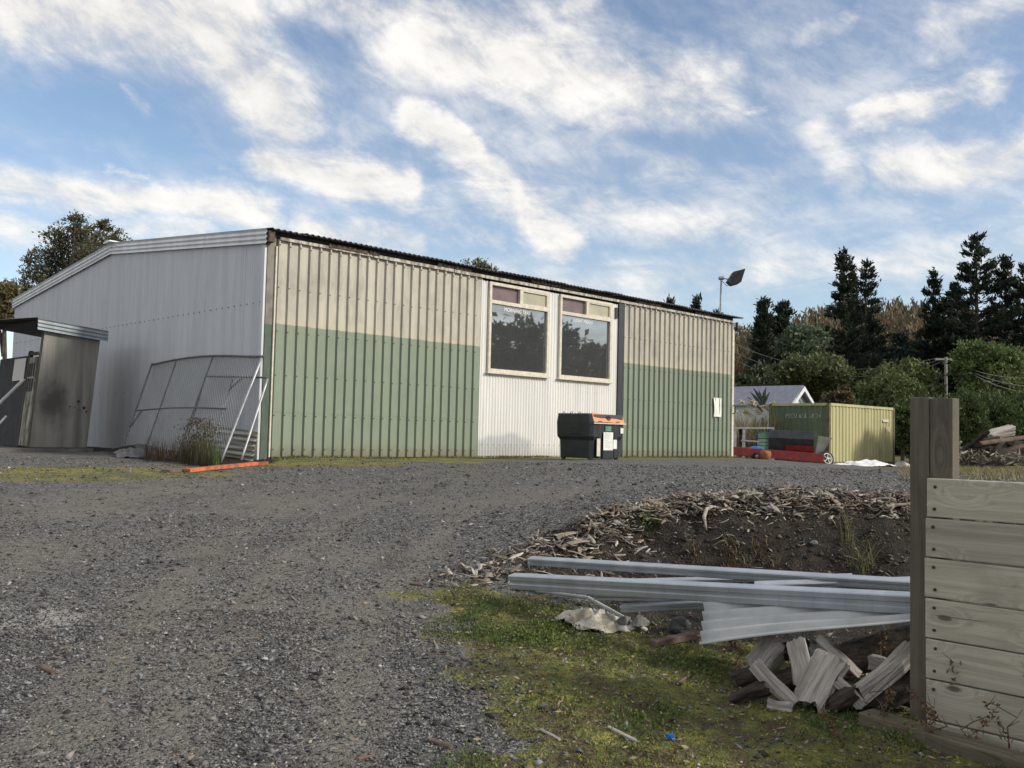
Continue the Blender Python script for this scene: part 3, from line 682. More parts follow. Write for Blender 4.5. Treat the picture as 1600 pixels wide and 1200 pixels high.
# ------------------------------------------------------------------ bin
bc = P(1.72, 19.8, 0); bc.z = ground_xy(bc.x, bc.y); ex, ey = Vector((1, 0, 0)), Vector((0, 1, 0))
bn = empty('waste_bin', bc, 'black plastic waste bin with orange lid standing before the pale corrugated bay', 'bin')
BW, BD, BH = 1.12, 1.06, 1.0
def bp(u, v, z): return Vector((bc.x+u, bc.y+v, bc.z+z))
body = MB()
def ring(z, ix, iy, ch=.07):
    a, b, c, d = ix, BW-ix, iy, BD-iy
    return [bp(*q, z) for q in ((a+ch, c), (b-ch, c), (b, c+ch), (b, d-ch), (b-ch, d), (a+ch, d), (a, d-ch), (a, c+ch))]
rings = [ring(.03, .06, .05), ring(.42, .05, .04), ring(.50, .0, .0), ring(.80, -.01, -.01), ring(.98, .0, .02)]
vs = [v for r_ in rings for v in r_]; fs = [(i*8+k, i*8+(k+1) % 8, (i+1)*8+(k+1) % 8, (i+1)*8+k) for i in range(4) for k in range(8)]
fs += [tuple(range(8))[::-1], tuple(range(32, 40))]
body.add(vs, fs); body.bev('body', M['binb'], bn, .012)
for u in (.28, .80): MB().span(bp(u-.045, -.012, .03), bp(u+.045, .09, .76)).bev('recess_rib', M['black'], bn, .02)
MB().span(bp(.36, -.025, .02), bp(.72, .05, .24)).bev('front_foot', M['binb'], bn, .015)
for u in (.12, .98):
    for v in (.12, .9): MB().lathe(bp(u, v, -.01), [(.03, 0), (.05, .01), (.05, .06), (.03, .08)], 10).build('foot', M['black'], bn)
lid = MB()
lid.add([bp(.05, -.03, .81), bp(BW-.03, -.03, .79), bp(BW-.03, .05, .985), bp(.05, .05, 1.03), bp(.05, .14, .85), bp(BW-.03, .14, .85), bp(.56, -.035, .81), bp(.56, .045, .985)],
        [(0, 6, 7, 3), (6, 1, 2, 7), (3, 7, 2, 5, 4), (0, 3, 4), (1, 5, 2), (0, 4, 5, 1, 6)])
lo = lid.bev('lid', M['lid'], bn, .012)
MB().span(bp(.03, -.05, .775), bp(BW-.01, -.025, .80)).build('lid_edge', M['whitep'], bn)
MB().add([bp(.06, .15, 1.0), bp(BW-.04, .15, .985), bp(BW-.03, BD-.03, .985), bp(.05, BD-.03, 1.0), bp(.06, .15, .97), bp(BW-.04, .15, .97), bp(BW-.03, BD-.03, .96), bp(.05, BD-.03, .96)], [(0,1,2,3),(4,7,6,5),(0,4,5,1),(1,5,6,2),(2,6,7,3),(3,7,4,0)]).bev('rear_lid', M['binb'], bn, .01)
nrm = Vector((0, -.92, .39)); MB().tube([bp(.55+.055*math.cos(a*.5236), -.0+.018*math.sin(a*.5236), .90+.042*math.sin(a*.5236))+nrm*.012 for a in range(13)], .009, 5).build('emblem', M['nail'], bn)
MB().tube([bp(.50, .0, .90)+nrm*.014, bp(.60, .0, .90)+nrm*.014], .012, 5).build('emblem', M['nail'], bn)
for u in (.25, .85): MB().box(bp(u, -.02, .83), (.12, .03, .02)).build('lid_grip', M['rust'], bn)
MB().span(bp(.43, -.028, .62), bp(.62, -.012, .73)).build('label_plate', M['teal'], bn)
pp = MB().span(bp(.36, -.034, .21), bp(.68, -.028, .60)).build('poster', M['paper'], bn)
b = MB()
for k in range(9): b.span(bp(.39, -.0365, .57-k*.036), bp(.39+random.uniform(.12, .26), -.0345, .563-k*.036))
b.build('print', M['paperline'], pp)
MB().span(bp(.16, -.022, .08), bp(.27, -.016, .46)).build('sticker', M['whitep'], bn)
MB().span(bp(.70, -.03, .24), bp(.82, -.02, .44)).build('sticker', M['paper'], bn)
MB().span(bp(.95, -.022, .58), bp(1.05, -.015, .70)).build('sticker', M['paper'], bn)
for k in range(3):
    a = bp(.02+.02*k, .3+.25*k, .98); MB().tube([a, a+Vector((-.02, .05, .06)), a+Vector((0, .1, .02))], .008, 5).build('hinge_wire', M['steel'], bn)
MB().span(bp(-.02, .35, .55), bp(.01, .62, .72)).bev('lifting_pocket', M['black'], bn, .01)

# ------------------------------------------------------------------ lean-to at the left
lt = empty('lean_to', (-2.4, 5.3, -.1), 'small weathered plywood lean-to with corrugated roof edge beside the grey gable', 'lean-to')
LN = .075
def lp(x, y, z): return Vector((x+LN*(z-.05), y, z))
def lbox(x0, y0, z0, x1, y1, z1, name, mt, par=lt):
    vs = [lp(x, y, z) for z in (z0, z1) for y in (y0, y1) for x in (x0, x1)]
    b = MB(); b.add(vs, [(0,2,3,1),(4,5,7,6),(0,1,5,4),(2,6,7,3),(0,4,6,2),(1,3,7,5)]); return b.bev(name, mt, par, .004)
LX0, LX1, LY, LT = -2.43, -1.25, 5.3, 2.50
lbox(LX0, LY, .0, LX1, LY+.03, LT, 'plywood_panel', M['ply'])
lbox(LX1-.05, LY+.03, .0, LX1, LY+2.6, LT-.1, 'side_panel', M['ply'])
lbox(LX0-.02, LY+.03, .0, LX0+.05, LY+.1, LT, 'door_post', M['post'])
MB().span((LX0-.9, LY-.12, -.45), (LX1+.1, LY+3.2, -.02)).bev('concrete_slab', M['concrete'], lt, .01)
dr = lbox(LX0-.04, LY+.14, .03, LX0, LY+.62, 1.95, 'door', M['peel'])
for k in range(3): lbox(LX0-.052, LY+.20+k*.14, 1.2, LX0-.041, LY+.28+k*.14, 1.82, 'dark_opening', M['dark'], dr)
lbox(LX0-.056, LY+.18, 1.48, LX0-.04, LY+.60, 1.52, 'door_rail', M['peel'], dr)
lbox(LX0-.055, LY+.30, .1, LX0-.04, LY+.48, 1.1, 'door_panel', M['peel'], dr)
lbox(LX0-.05, LY+.64, .0, LX0+.03, LY+.72, 2.1, 'door_post', M['post'])
lbox(LX0-.03, LY+.75, 0, LX0+.02, LY+2.8, 2.0, 'dark_interior', M['dark'])
lbox(LX0-.06, LY+.80, 1.45, LX0-.03, LY+1.6, 1.95, 'window', M['glass_dull'])
lbox(LX0-.05, LY+.04, 2.0, LX0+.03, LY+.75, 2.06, 'lintel', M['post'])
# corrugated roof edge: three waves high, falling to the right
A = Vector((-2.42, LY-.10, 2.76)); B = Vector((-.94, LY-.10, 2.62))
b = MB(); b.grid(lambda i, j: (*(A+(B-A)*j).xy-Vector((0, .012*math.cos(2*math.pi*i*3))), (A+(B-A)*j).z-.24*i), 36, 1); b.build('roof_edge_sheet', M['oldgalv'], lt, True)
b = MB(); b.add([A+Vector((0, .02, .0)), B+Vector((0, .02, 0)), B+Vector((0, 2.9, -.02)), A+Vector((0, 2.9, .0)), A+Vector((0, .02, -.05)), B+Vector((0, .02, -.05)), B+Vector((0, 2.9, -.07)), A+Vector((0, 2.9, -.05))], [(0,1,2,3),(4,7,6,5),(0,4,5,1),(1,5,6,2),(2,6,7,3),(3,7,4,0)])
b.build('roof', M['roof'], lt)
b = MB(); b.grid(lambda i, j: (A.x-.01-.95*j, A.y-.03+3.0*i, A.z+.0+.02*math.cos(i*3.0/.076*6.283/2)-.16*j), 80, 1); o = b.build('roof_sheet', M['roof'], lt); o.modifiers.new('s', 'SOLIDIFY').thickness = .01
for (x, y, z, rr_) in ((-1.55, 5.29, 1.02, .028), (-1.42, 5.29, .88, .03), (-1.72, 5.29, .9, .016), (-1.36, 5.29, .80, .02), (-1.62, 5.29, .89, .012), (-1.50, 5.29, .84, .012)):
    MB().lathe(lp(x, y, z)+Vector((0, .006, 0)), [(rr_, 0), (rr_, .012)], 10, (0, -1, 0)).build('rot_hole', M['dark'], lt)
o = MB().tube([at(-40, 668, 19.6), at(38, 592, 19.9)], .035, 7).build('leaning_pole', M['galvpipe']); tag(o, 'dark pole leaning diagonally across the lean-to door', 'pole')
o = MB().prism([(-.05, -.02), (.05, -.02), (.05, .02), (-.05, .02)], at(-40, 705, 19.5), at(10, 650, 19.7)).build('leaning_board', M['sheetgrey']); tag(o, 'pale grey board leaning at the left picture edge by the lean-to', 'board')

# ------------------------------------------------------------------ chain-link panels
def panel(name, label, TL, TR, BL, BR, mids, bars, mat_r, bow=0, cell=.10, mesh=True, rad=.022):
    o = empty(name, BL, label, 'fence panel')
    def pt(u, v):
        p = (BL*(1-u)+BR*u)*(1-v)+(TL*(1-u)+TR*u)*v
        return p+Vector((0, 0, bow*math.sin(math.pi*min(1, u*1.05))*v))
    def seg(a, b, mt, nm, r=rad, n=8): MB().tube([pt(a[0]+(b[0]-a[0])*k/n, a[1]+(b[1]-a[1])*k/n) for k in range(n+1)], r, 7).build(nm, mt, o, True)
    seg((0, 1), (1.01, 1), M['dullpipe'], 'top_rail', rad*1.1); seg((0, 0), (0, 1.02), M['dullpipe'], 'upright'); seg((1, -.02), (1, 1.01), mat_r, 'upright', rad*1.15)
    for u in mids: seg((u, 0.02), (u, 1), M['dullpipe'], 'upright', rad*.8)
    for (v, ua, ub) in bars: seg((ua, v), (ub, v), M['dullpipe'], 'rail', rad*.8)
    if mesh:
        wd = (TR-TL).length; ht = (TL-BL).length; nn = (TR-TL).cross(BL-TL).normalized()
        V = []; F = []; n = int((wd+ht)/cell)
        b = MB()
        for s in (1, -1):
            for k in range(-n, 2*n):
                # diagonal x = k*cell*? clipped to the panel
                x0 = k*cell; pts = []
                for tt in (0, 1):
                    pts.append((x0+s*tt*ht, tt*ht))
                (xa, ya), (xb, yb) = pts
                t0, t1 = 0, 1
                dx = xb-xa
                lo_ = (0-xa)/dx; hi_ = (wd-xa)/dx
                if lo_ > hi_: lo_, hi_ = hi_, lo_
                t0 = max(0, lo_); t1 = min(1, hi_)
                if t1-t0 < .02: continue
                ns_ = 5; prev = None
                q = [pt((xa+dx*(t0+(t1-t0)*j/ns_))/wd, (t0+(t1-t0)*j/ns_)) for j in range(ns_+1)]
                q = [p_+nn*(.02*noise.noise(p_*2.)) for p_ in q]
                b.tube(q, .0048, 3)
        tag(b.build('wire_mesh', M['galvpipe'], o), kind='stuff')
    return o, pt, seg
def gp(px, py, X):
    d = ray(px, py); return CAM+d*((X-CAM.x)/d.x)
TLp, TRp = gp(237, 570, -.06), gp(410, 557, -.06)
BLp = gp(188, 712, -.95); BRp = gp(346, 720, -1.0)
o, pt, seg = panel('chain_link_panel', 'wide bowed chain link panel leaning against the grey gable wall', TLp, TRp, BLp, BRp, (.26, .60), ((.48, 0, .88),), M['galvpipe'], .10)
seg((0, .30), (.07, .47), M['dullpipe'], 'corner_brace')
TL2, TR2, BR2, BL2 = gp(321, 588, -.22), gp(419, 590, -.18), gp(378, 716, -.85), gp(284, 714, -.85)
o, pt, seg = panel('gate_frame', 'narrow pipe gate frame propped in front of the wide chain link panel', TL2, TR2, BL2, BR2, (.47,), (), M['galvpipe'], 0, mesh=False, rad=.018)
seg((.62, 1), (.47, .83), M['dullpipe'], 'corner_brace')
# striped corrugated offcut behind them
A = gp(318, 664, -.12); B = gp(403, 674, -.10); Dz = Vector((-.10, 0, -.66))
def strip(t):
    z = t.sep(t.pos)[2]; return t.mix(t.sstep(t.math('SINE', t.math('MULTIPLY', z, 47.)), -.2, .4), (.20, .21, .16), t.mix(t.sstep(t.noise(t.pos, 3, 5), .4, .6), (.40, .38, .26), (.42, .43, .42)))
M['offcut'] = mat('striped_offcut', strip, .6)
b = MB(); b.grid(lambda i, j: A+(B-A)*j+Dz*i+Vector((-.014*math.cos(i*6.283*7), 0, 0)), 70, 2); o = b.build('corrugated_offcut', M['offcut'], None, True); o.modifiers.new('s', 'SOLIDIFY').thickness = .003
tag(o, 'striped corrugated iron offcut standing on edge behind the fence panels', 'metal sheet')
# cloth heap
def heap(name, ctr, sx, sy, h, mt, seed, label, cat, n=34, rot=0, solid=True):
    b = MB()
    def fn(i, j):
        u, v = i*2-1, j*2-1; r0 = math.hypot(u, v); e = max(0, 1-r0**2.2)
        k = 1+.28*noise.noise(Vector((u*1.3, v*1.3, seed)))
        x = u*sx*k; y = v*sy*k
        x, y = x*math.cos(rot)-y*math.sin(rot), x*math.sin(rot)+y*math.cos(rot)
        q = Vector((u*1.7+.25*v, v*1.9, seed)); rg = 1-abs(noise.noise(q)+.3*noise.noise(q*2.7))*1.7
        z = e*h*(.35+.75*max(0, rg))+.012+h*.18*noise.noise(q*3)*min(1, e*3)
        px, py = ctr.x+RT.x*x+FW.x*y, ctr.y+RT.y*x+FW.y*y
        return (px, py, ground_xy(px, py)+max(z, .004))
    b.grid(fn, n, n); o = b.build(name, mt, None, True)
    # keep an irregular outline
    me = o.data; import bmesh; bm = bmesh.new(); bm.from_mesh(me)
    bm.faces.ensure_lookup_table(); kill = []
    for fc_i, fc in enumerate(bm.faces):
        i, j = fc_i % n, fc_i//n; u, v = (i+.5)/n*2-1, (j+.5)/n*2-1
        if math.hypot(u, v) > .93+.28*noise.noise(Vector((u*2, v*2, seed+7))): kill.append(fc)
    bmesh.ops.delete(bm, geom=kill, context='FACES'); bm.to_mesh(me); bm.free()
    if solid: o.modifiers.new('s', 'SOLIDIFY').thickness = .006
    return tag(o, label, cat)
heap('cloth_heap', on_ground(207, 714), .45, .35, .16, M['cloth'], 3.1, 'crumpled grey cloth on the ground at the foot of the wide fence panel', 'cloth')
# orange plank and its broken end
def plank(name, a, b, wd, th, mt, label, cat='plank', sag=0, tw=0):
    up = Matrix.Rotation(tw, 3, (b-a).normalized()) @ Vector((0, 0, 1))
    bb = MB(); bb.prism([(-wd/2, 0), (wd/2, 0), (wd/2, th), (-wd/2, th)], a, b, up)
    return tag(bb.bev(name, mt, None, .004), label, cat)
plank('orange_plank', on_ground(292, 738), on_ground(400, 727), .14, .06, M['orange'], 'long orange painted plank lying on the gravel before the fence panels')
plank('bare_plank', on_ground(258, 739), on_ground(296, 735), .16, .05, M['brown'], 'short bare brown plank at the left end of the orange plank')
plank('orange_block', on_ground(405, 727), on_ground(419, 726), .13, .06, M['orange'], 'small orange block lying by the shed corner', 'block')

# ------------------------------------------------------------------ plants
def lerpc(a, b, n, extra=None):
    t = rng.random((n, 1)); return np.array(a)*(1-t)+np.array(b)*t
def crown(blobs, n, size, c1, c2, up=.2, aspect=.5, shell=.55):
    """leaf clumps spread through ellipsoid blobs (centre, radii)"""
    w_ = np.array([b[1][0]*b[1][1]*b[1][2] for b in blobs])**.7; w_ /= w_.sum()
    idx = rng.choice(len(blobs), n, p=w_); ce = np.array([b[0] for b in blobs])[idx]; ra_ = np.array([b[1] for b in blobs])[idx]
    per = 34; nc = max(1, n//per); ci = idx[:nc]
    dirs = unit(rng.normal(size=(nc, 3))); rad = shell+(1.08-shell)*rng.random((nc, 1))**.6
    rad[rng.random(nc) < .10] *= 1.16
    ccs = ce[:nc]+dirs*ra_[:nc]*rad; sg = ra_[:nc].mean(1, keepdims=True)*.17+size*.35
    n = nc*per; ax_ = np.repeat(dirs, per, 0); off = rng.normal(size=(n, 3))*np.repeat(sg, per, 0); off[:, 2] *= .7
    pos = np.repeat(ccs, per, 0)+off+ax_*np.abs(rng.normal(size=(n, 1)))*np.repeat(sg, per, 0)*.6
    V, F = leaves(pos, rng.uniform(.5, 1.6, n)*size, aspect, up, axis=ax_*.7+np.array([0, 0, up]), spread=.7)
    bc_ = rng.random((len(blobs), 1)); t = np.clip(bc_[ci]*.35+rng.random((nc, 1))*.65, 0, 1); t = np.clip(np.repeat(t, per, 0)*.75+rng.random((n, 1))*.3, 0, 1)
    col = np.array(c1)*(1-t)+np.array(c2)*t
    return V, F, np.repeat(col, 4, 0)
def rand_blobs(c, rx, ry, rz, n, s=.42, seed=0, squash=1):
    g = random.Random(seed); out = []
    for k in range(n):
        while True:
            u = Vector((g.uniform(-1, 1), g.uniform(-1, 1), g.uniform(-.75, 1)))
            if u.length < 1: break
        u = u.normalized()*(u.length**.5)*.78
        q = s*g.uniform(.65, 1.25)
        out.append(((c[0]+u.x*rx, c[1]+u.y*ry, c[2]+u.z*rz), (rx*q, ry*q, rz*q*squash)))
    return out
def tree_things(name, label, cat, base, blobs, n, leaf, c1, c2, trunk_r=.12, group=None, limbs=6, **k):
    o = empty(name, base, label, cat, group)
    V, F, col = crown(blobs, n, leaf, c1, c2, **k); link('crown', np_mesh('crown', V, F, col), M['leaf'], o)
    b = MB(); top = Vector(blobs[0][0]); bs = Vector(base)
    cz = sum(b_[0][2] for b_ in blobs)/len(blobs); cen = Vector((sum(b_[0][0] for b_ in blobs)/len(blobs), sum(b_[0][1] for b_ in blobs)/len(blobs), cz))
    b.tube([bs, bs.lerp(cen, .5)+Vector((.1, 0, 0)), cen], [trunk_r, trunk_r*.75, trunk_r*.35], 7)
    for q in random.Random(len(name)+n).sample(blobs, min(limbs, len(blobs))): 
        st = bs.lerp(cen, .55+.3*random.random()); e = Vector(q[0]); b.tube([st, st.lerp(e, .5)+Vector((0, 0, .1)), e], [trunk_r*.4, trunk_r*.28, trunk_r*.1], 5)
    b.build('trunk', M['trunk'], o)
    return o
def bush(name, label, px0, px1, pytop, pybot, dist, n, leaf, c1, c2, nb=14, seed=0, cat='shrub', group=None, s=.42, ground=True, **k):
    a = at((px0+px1)/2, pybot, dist); t_ = at((px0+px1)/2, pytop, dist); wd = (px1-px0)/FPX*dist/2*1.08; z0 = a.z; z1 = t_.z
    c = Vector((a.x, a.y, (z0+z1)/2)); bz = gz(*rf(a.x, a.y)) if ground else z0-.3
    bl = rand_blobs(c, wd*.9, wd*.75, (z1-z0)/2*1.0, int(nb*1.8), s*.78, seed); n = int(n*2.0); leaf = leaf*.62; c1 = tuple(q*1.35 for q in c1); c2 = tuple(q*1.5 for q in c2)
    return tree_things(name, label, cat, (a.x, a.y, min(bz, z0)), bl, n, leaf, c1, c2, .12, group, **k)
DG1, DG2 = (.012, .022, .014), (.030, .045, .024)
def pine(name, label, px, pytop, pybase, dist, halfw_px, seed, c1=(.009, .017, .013), c2=(.034, .050, .030), crown_from=.18, lean=0, dens=1.0, cat='tree', group='dark conifers on the rise', power=.8, tip=.2):
    g = random.Random(seed); base = at(px, pybase, dist); top = at(px, pytop, dist); bz = gz(*rf(base.x, base.y)); h = top.z-bz; base = Vector((base.x, base.y, bz))
    o = empty(name, base, label, cat, group); wd = halfw_px/FPX*dist*1.22; dens *= 1.45
    tr = MB(); pts = [base+Vector((lean*k/6*h+.08*math.sin(k+seed), .08*math.cos(k*1.3), h*k/6)) for k in range(7)]; tr.tube(pts, [max(.03, .022*h*(1-k/6.2)) for k in range(7)], 8)
    cents = []; axes = []; z = crown_from
    while z < .985:
        nbr = g.randint(4, 7); rad = wd*min(1, ((1-z)/(1-crown_from)*1.12)**power)*g.uniform(.7, 1.15)+.15
        for q in range(nbr):
            az_ = g.uniform(0, 6.28); ln = rad*g.uniform(.55, 1.12); rise = g.uniform(.02, .28) if z > .4 else g.uniform(-.12, .18)
            st = base+Vector((lean*z*h, 0, z*h)); e = st+Vector((math.cos(az_)*ln, math.sin(az_)*ln, ln*rise+.05*h*tip*(z)))
            if ln > .8: tr.tube([st, st.lerp(e, .5)+Vector((0, 0, -.04*ln)), e], [.05, .035, .012], 4)
            nn_ = max(8, int(ln*36*dens))
            for k in range(nn_):
                t_ = .18+.85*(k/nn_)**.75; p = st.lerp(e, t_)+Vector((g.gauss(0, .13+.05*ln*(1-t_)), g.gauss(0, .13+.05*ln*(1-t_)), g.gauss(.05, .14)-.04*ln*math.sin(math.pi*min(1, t_))))
                cents.append(p); axes.append(((e-st).normalized()*.8+Vector((0, 0, .5))))
        z += g.uniform(.022, .04)
    top_ = base+Vector((lean*h, 0, h))
    for k in range(14): cents.append(top_+Vector((g.gauss(0, .08), g.gauss(0, .08), -k*.09))); axes.append(Vector((0, 0, 1)))
    n = len(cents); V, F = leaves(np.array(cents), rng.uniform(.25, .6, n), .3, axis=np.array(axes), spread=.45)
    t_ = rng.random((n, 1)); link('crown', np_mesh('crown', V, F, np.repeat(np.array(c1)*(1-t_)+np.array(c2)*t_, 4, 0)), M['leaf'], o)
    tr.build('trunk', M['trunk'], o)
    return o
pine('pine_tree', 'tall dark pine with a narrow pointed top, left of the twin pair', 1318, 386, 600, 84, 52, 11)
pine('pine_tree', 'slightly shorter dark pine, right of the twin pair', 1354, 404, 600, 86, 46, 12)
pine('pine_tree', 'thin dark pine top showing between the twin pines', 1334, 418, 600, 90, 22, 13)
pine('pine_tree', 'slim spire topped dark pine left of the tallest pine', 1459, 418, 600, 86, 36, 14)
pine('pine_tree', 'tallest dark pine with broken open crown above the round shrub', 1527, 363, 590, 82, 52, 15, crown_from=.32, power=.55, dens=.9)
pine('pine_tree', 'dark pine just right of the tallest pine', 1572, 402, 590, 84, 40, 16, crown_from=.15, power=.5)
pine('pine_tree', 'dark pine cut by the right picture edge', 1608, 414, 590, 80, 44, 17, crown_from=.1, power=.5)
pine('pine_tree', 'dark pine filling in low behind the tallest pine', 1494, 440, 590, 92, 38, 18, crown_from=.08, power=.5)
pine('pine_tree', 'low dark conifer between the twin pines and the spire pine', 1404, 520, 600, 92, 44, 19, crown_from=.02, power=.5)
pine('pine_tree', 'young pine tip poking up over the shed roof left of the floodlight', 1087, 463, 600, 70, 16, 21, group=None)
pine('pine_tree', 'smallest pine tip showing over the shed roof', 1045, 467, 600, 72, 12, 22, group=None)
pine('pine_tree', 'low pine tip at the base of the floodlight pole', 1119, 483, 600, 66, 14, 23, group=None)
pine('cypress_tree', 'narrow dark cypress nearest the shed end', 1191, 470, 600, 74, 17, 24, (.014, .026, .017), (.035, .055, .03), .02, power=.35, dens=1.6, group='narrow cypresses')
pine('cypress_tree', 'wider dark cypress right beside the narrow one', 1222, 476, 600, 76, 24, 25, (.014, .026, .017), (.035, .055, .03), .02, power=.35, dens=1.6, group='narrow cypresses')
OL1, OL2 = (.030, .042, .016), (.085, .10, .035)
bush('shrub', 'silvery green conical shrub below the two cypresses', 1215, 1292, 505, 605, 66, 5200, .42, (.035, .055, .034), (.095, .125, .075), 18, 31)
bush('shrub', 'broad olive shrub behind the small house roof', 1195, 1345, 556, 622, 60, 7500, .38, OL1, (.09, .10, .04), 24, 32)
bush('shrub', 'dark shrub against the shed end above the pampas grass', 1140, 1215, 575, 640, 58, 3800, .38, (.018, .028, .014), (.05, .06, .028), 14, 33)
bush('shrub', 'olive shrub left of the utility pole', 1345, 1475, 570, 665, 58, 7500, .36, (.035, .05, .018), (.11, .125, .045), 22, 34)
bush('shrub', 'green leafy shrub rising behind the yellow container side', 1330, 1445, 585, 690, 52, 7500, .32, (.03, .048, .016), (.10, .12, .042), 22, 35)
bush('shrub', 'brownish shrub between house gable and green shrub', 1285, 1335, 600, 650, 55, 2600, .3, (.04, .04, .02), (.11, .085, .045), 10, 36)
bush('round_tree', 'big round bright green tree right of the utility pole', 1478, 1606, 527, 655, 56, 11000, .34, (.030, .052, .016), (.115, .15, .05), 30, 37, 'tree', s=.36)
bush('shrub', 'dense shrub between container end and grey timber post', 1396, 1450, 615, 722, 46, 5200, .26, (.022, .036, .014), (.075, .095, .035), 16, 38)
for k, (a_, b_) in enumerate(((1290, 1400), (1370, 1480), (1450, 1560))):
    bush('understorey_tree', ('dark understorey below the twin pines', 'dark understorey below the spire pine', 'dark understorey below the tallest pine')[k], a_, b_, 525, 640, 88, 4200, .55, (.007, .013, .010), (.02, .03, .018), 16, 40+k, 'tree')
# feathery hedge at the right, a row of bushes one can tell apart
for k, (a_, b_, t_) in enumerate(((1425, 1500, 628), (1470, 1545, 612), (1520, 1600, 618), (1570, 1660, 604))):
    bush('hedge_bush', ('feathery green hedge bush behind the timber post', 'feathery green hedge bush left of the log pile top', 'feathery green hedge bush above the log pile', 'feathery green hedge bush at the right picture edge')[k], a_, b_, t_, 728, 40+k*.8, 7500, .24, (.018, .034, .012), (.065, .095, .032), 24, 50+k, 'hedge', aspect=.3, up=1.0)
# trees beyond the shed on the left
a_ = at(118, 480, 46); bz = gz(*rf(a_.x, a_.y))
bl = []
g = random.Random(5)
for (px, py, rp) in ((120,355,16),(95,375,20),(140,375,22),(165,380,18),(75,405,20),(110,410,26),(150,410,26),(55,430,16),(90,440,26),(130,440,28),(35,450,14),(60,465,20),(100,470,26),(180,370,12),(118,340,8),(40,410,8),(190,372,7),(160,352,9)):
    c_ = at(px, py, 46+g.uniform(-1.5, 1.5)); q_ = rp/FPX*46*1.15; bl.append((tuple(c_), (q_, q_, q_*.8)))
tree_things('gum_tree', 'loose crowned grey green tree rising behind the shed gable', 'tree', (a_.x, a_.y, bz), bl, 21000, .15, (.045, .045, .028), (.15, .14, .08), .25, limbs=16, shell=.05, aspect=.4)
bush('shrub', 'brownish green shrub at the left picture edge beyond the lean-to', -25, 38, 438, 520, 34, 3000, .24, (.04, .035, .018), (.13, .11, .05), 12, 61, ground=True)
bush('round_tree', 'small tree top showing over the middle of the shed roof', 712, 782, 402, 470, 58, 2200, .28, (.03, .036, .02), (.09, .10, .05), 12, 62, 'tree', shell=.2)
# trees the windows mirror, away to the right of the yard
k = 0
for (r_, f_, h_, wd_) in ((27, 21.2, 6.4, 3.2), (31, 24.8, 6.2, 2.8), (25.5, 17.5, 6.4, 3.0), (34, 27.5, 6.0, 3.0), (38, 21.5, 7.0, 3.5), (24, 13.8, 6.2, 2.8)):
    b_ = P(r_, f_, gz(r_, f_)); c_ = b_+Vector((0, 0, h_*.55))
    tree_things('yard_tree', 'dark tree beyond the right of the yard, mirrored in the shed windows', 'tree', b_, rand_blobs(c_, wd_, wd_, h_*.5, 16, .42, 70+k), 3200, .5, (.02, .03, .014), (.06, .075, .03), .2, 'trees mirrored in the windows'); k += 1
# brown winter trees on the far hill: one mass
def hill_wood():
    cs = []; ax = []; sz = []; col = []
    for k in range(1500):
        f = random.uniform(128, 232); q = random.uniform(.17, .62); r = q*f; z = gz(r, f); h = random.uniform(8, 13); p = P(r, f, z)
        n = 62; t_ = rng.random(n)**.8; rad = (1.6-1.1*t_)*rng.random(n)**.5; a = rng.uniform(0, 6.28, n)
        cs.append(np.stack([p.x+rad*np.cos(a), p.y+rad*np.sin(a), p.z+.6+t_*h], 1)); sz.append(rng.uniform(.5, 1.5, n))
        base = np.array([(.165, .12, .065), (.13, .105, .072), (.19, .145, .07), (.075, .08, .045)][random.choice((0, 0, 1, 2, 3))])*random.uniform(.7, 1.1)
        col.append(np.repeat(base[None]*rng.uniform(.75, 1.2, (n, 1)), 4, 0))
    c = np.concatenate(cs); V, F = leaves(c, np.concatenate(sz)*1.15, .26, axis=np.tile([0, 0, 1.6], (len(c), 1)), spread=.5)
    return np_mesh('hill_wood', V, F, np.concatenate(col))
tag(link('hillside_wood', hill_wood(), M['leaf']), 'brown bare autumn wood covering the distant hillside', 'wood', kind='stuff')

# blades of grass and similar
def blades(pts, h, wd, bend, c1, c2, n_seg=3):
    V = []; F = []; col = []
    for (p, hh) in pts:
        a = random.uniform(0, 6.28); d_ = Vector((math.cos(a), math.sin(a), 0)); s_ = Vector((-math.sin(a), math.cos(a), 0)); bd = bend*random.uniform(.3, 1.2); k0 = len(V)
        t_ = random.random(); c = [c1[i]*(1-t_)+c2[i]*t_ for i in range(3)]
        for j in range(n_seg+1):
            u = j/n_seg; q = p+d_*(bd*hh*u*u)+Vector((0, 0, hh*(u-.35*bd*u*u))); w_ = wd*(1-u*.92)
            V += [tuple(q-s_*w_), tuple(q+s_*w_)]; col += [c, c]
        F += [(k0+2*j, k0+2*j+1, k0+2*j+3, k0+2*j+2) for j in range(n_seg)]
    return np_mesh('blades', np.array(V), np.array(F), np.array(col))
def tuft(name, label, p, n, rad, h, wd, bend, c1, c2, cat='grass', group=None):
    pts = []
    for k in range(n):
        a = random.uniform(0, 6.28); q = rad*random.random()**.5; v = Vector((p.x+q*math.cos(a), p.y+q*math.sin(a), 0)); v.z = ground_xy(v.x, v.y)-.01; pts.append((v, h*random.uniform(.5, 1.15)))
    return tag(link(name, blades(pts, h, wd, bend, c1, c2), M['leaf']), label, cat, group)
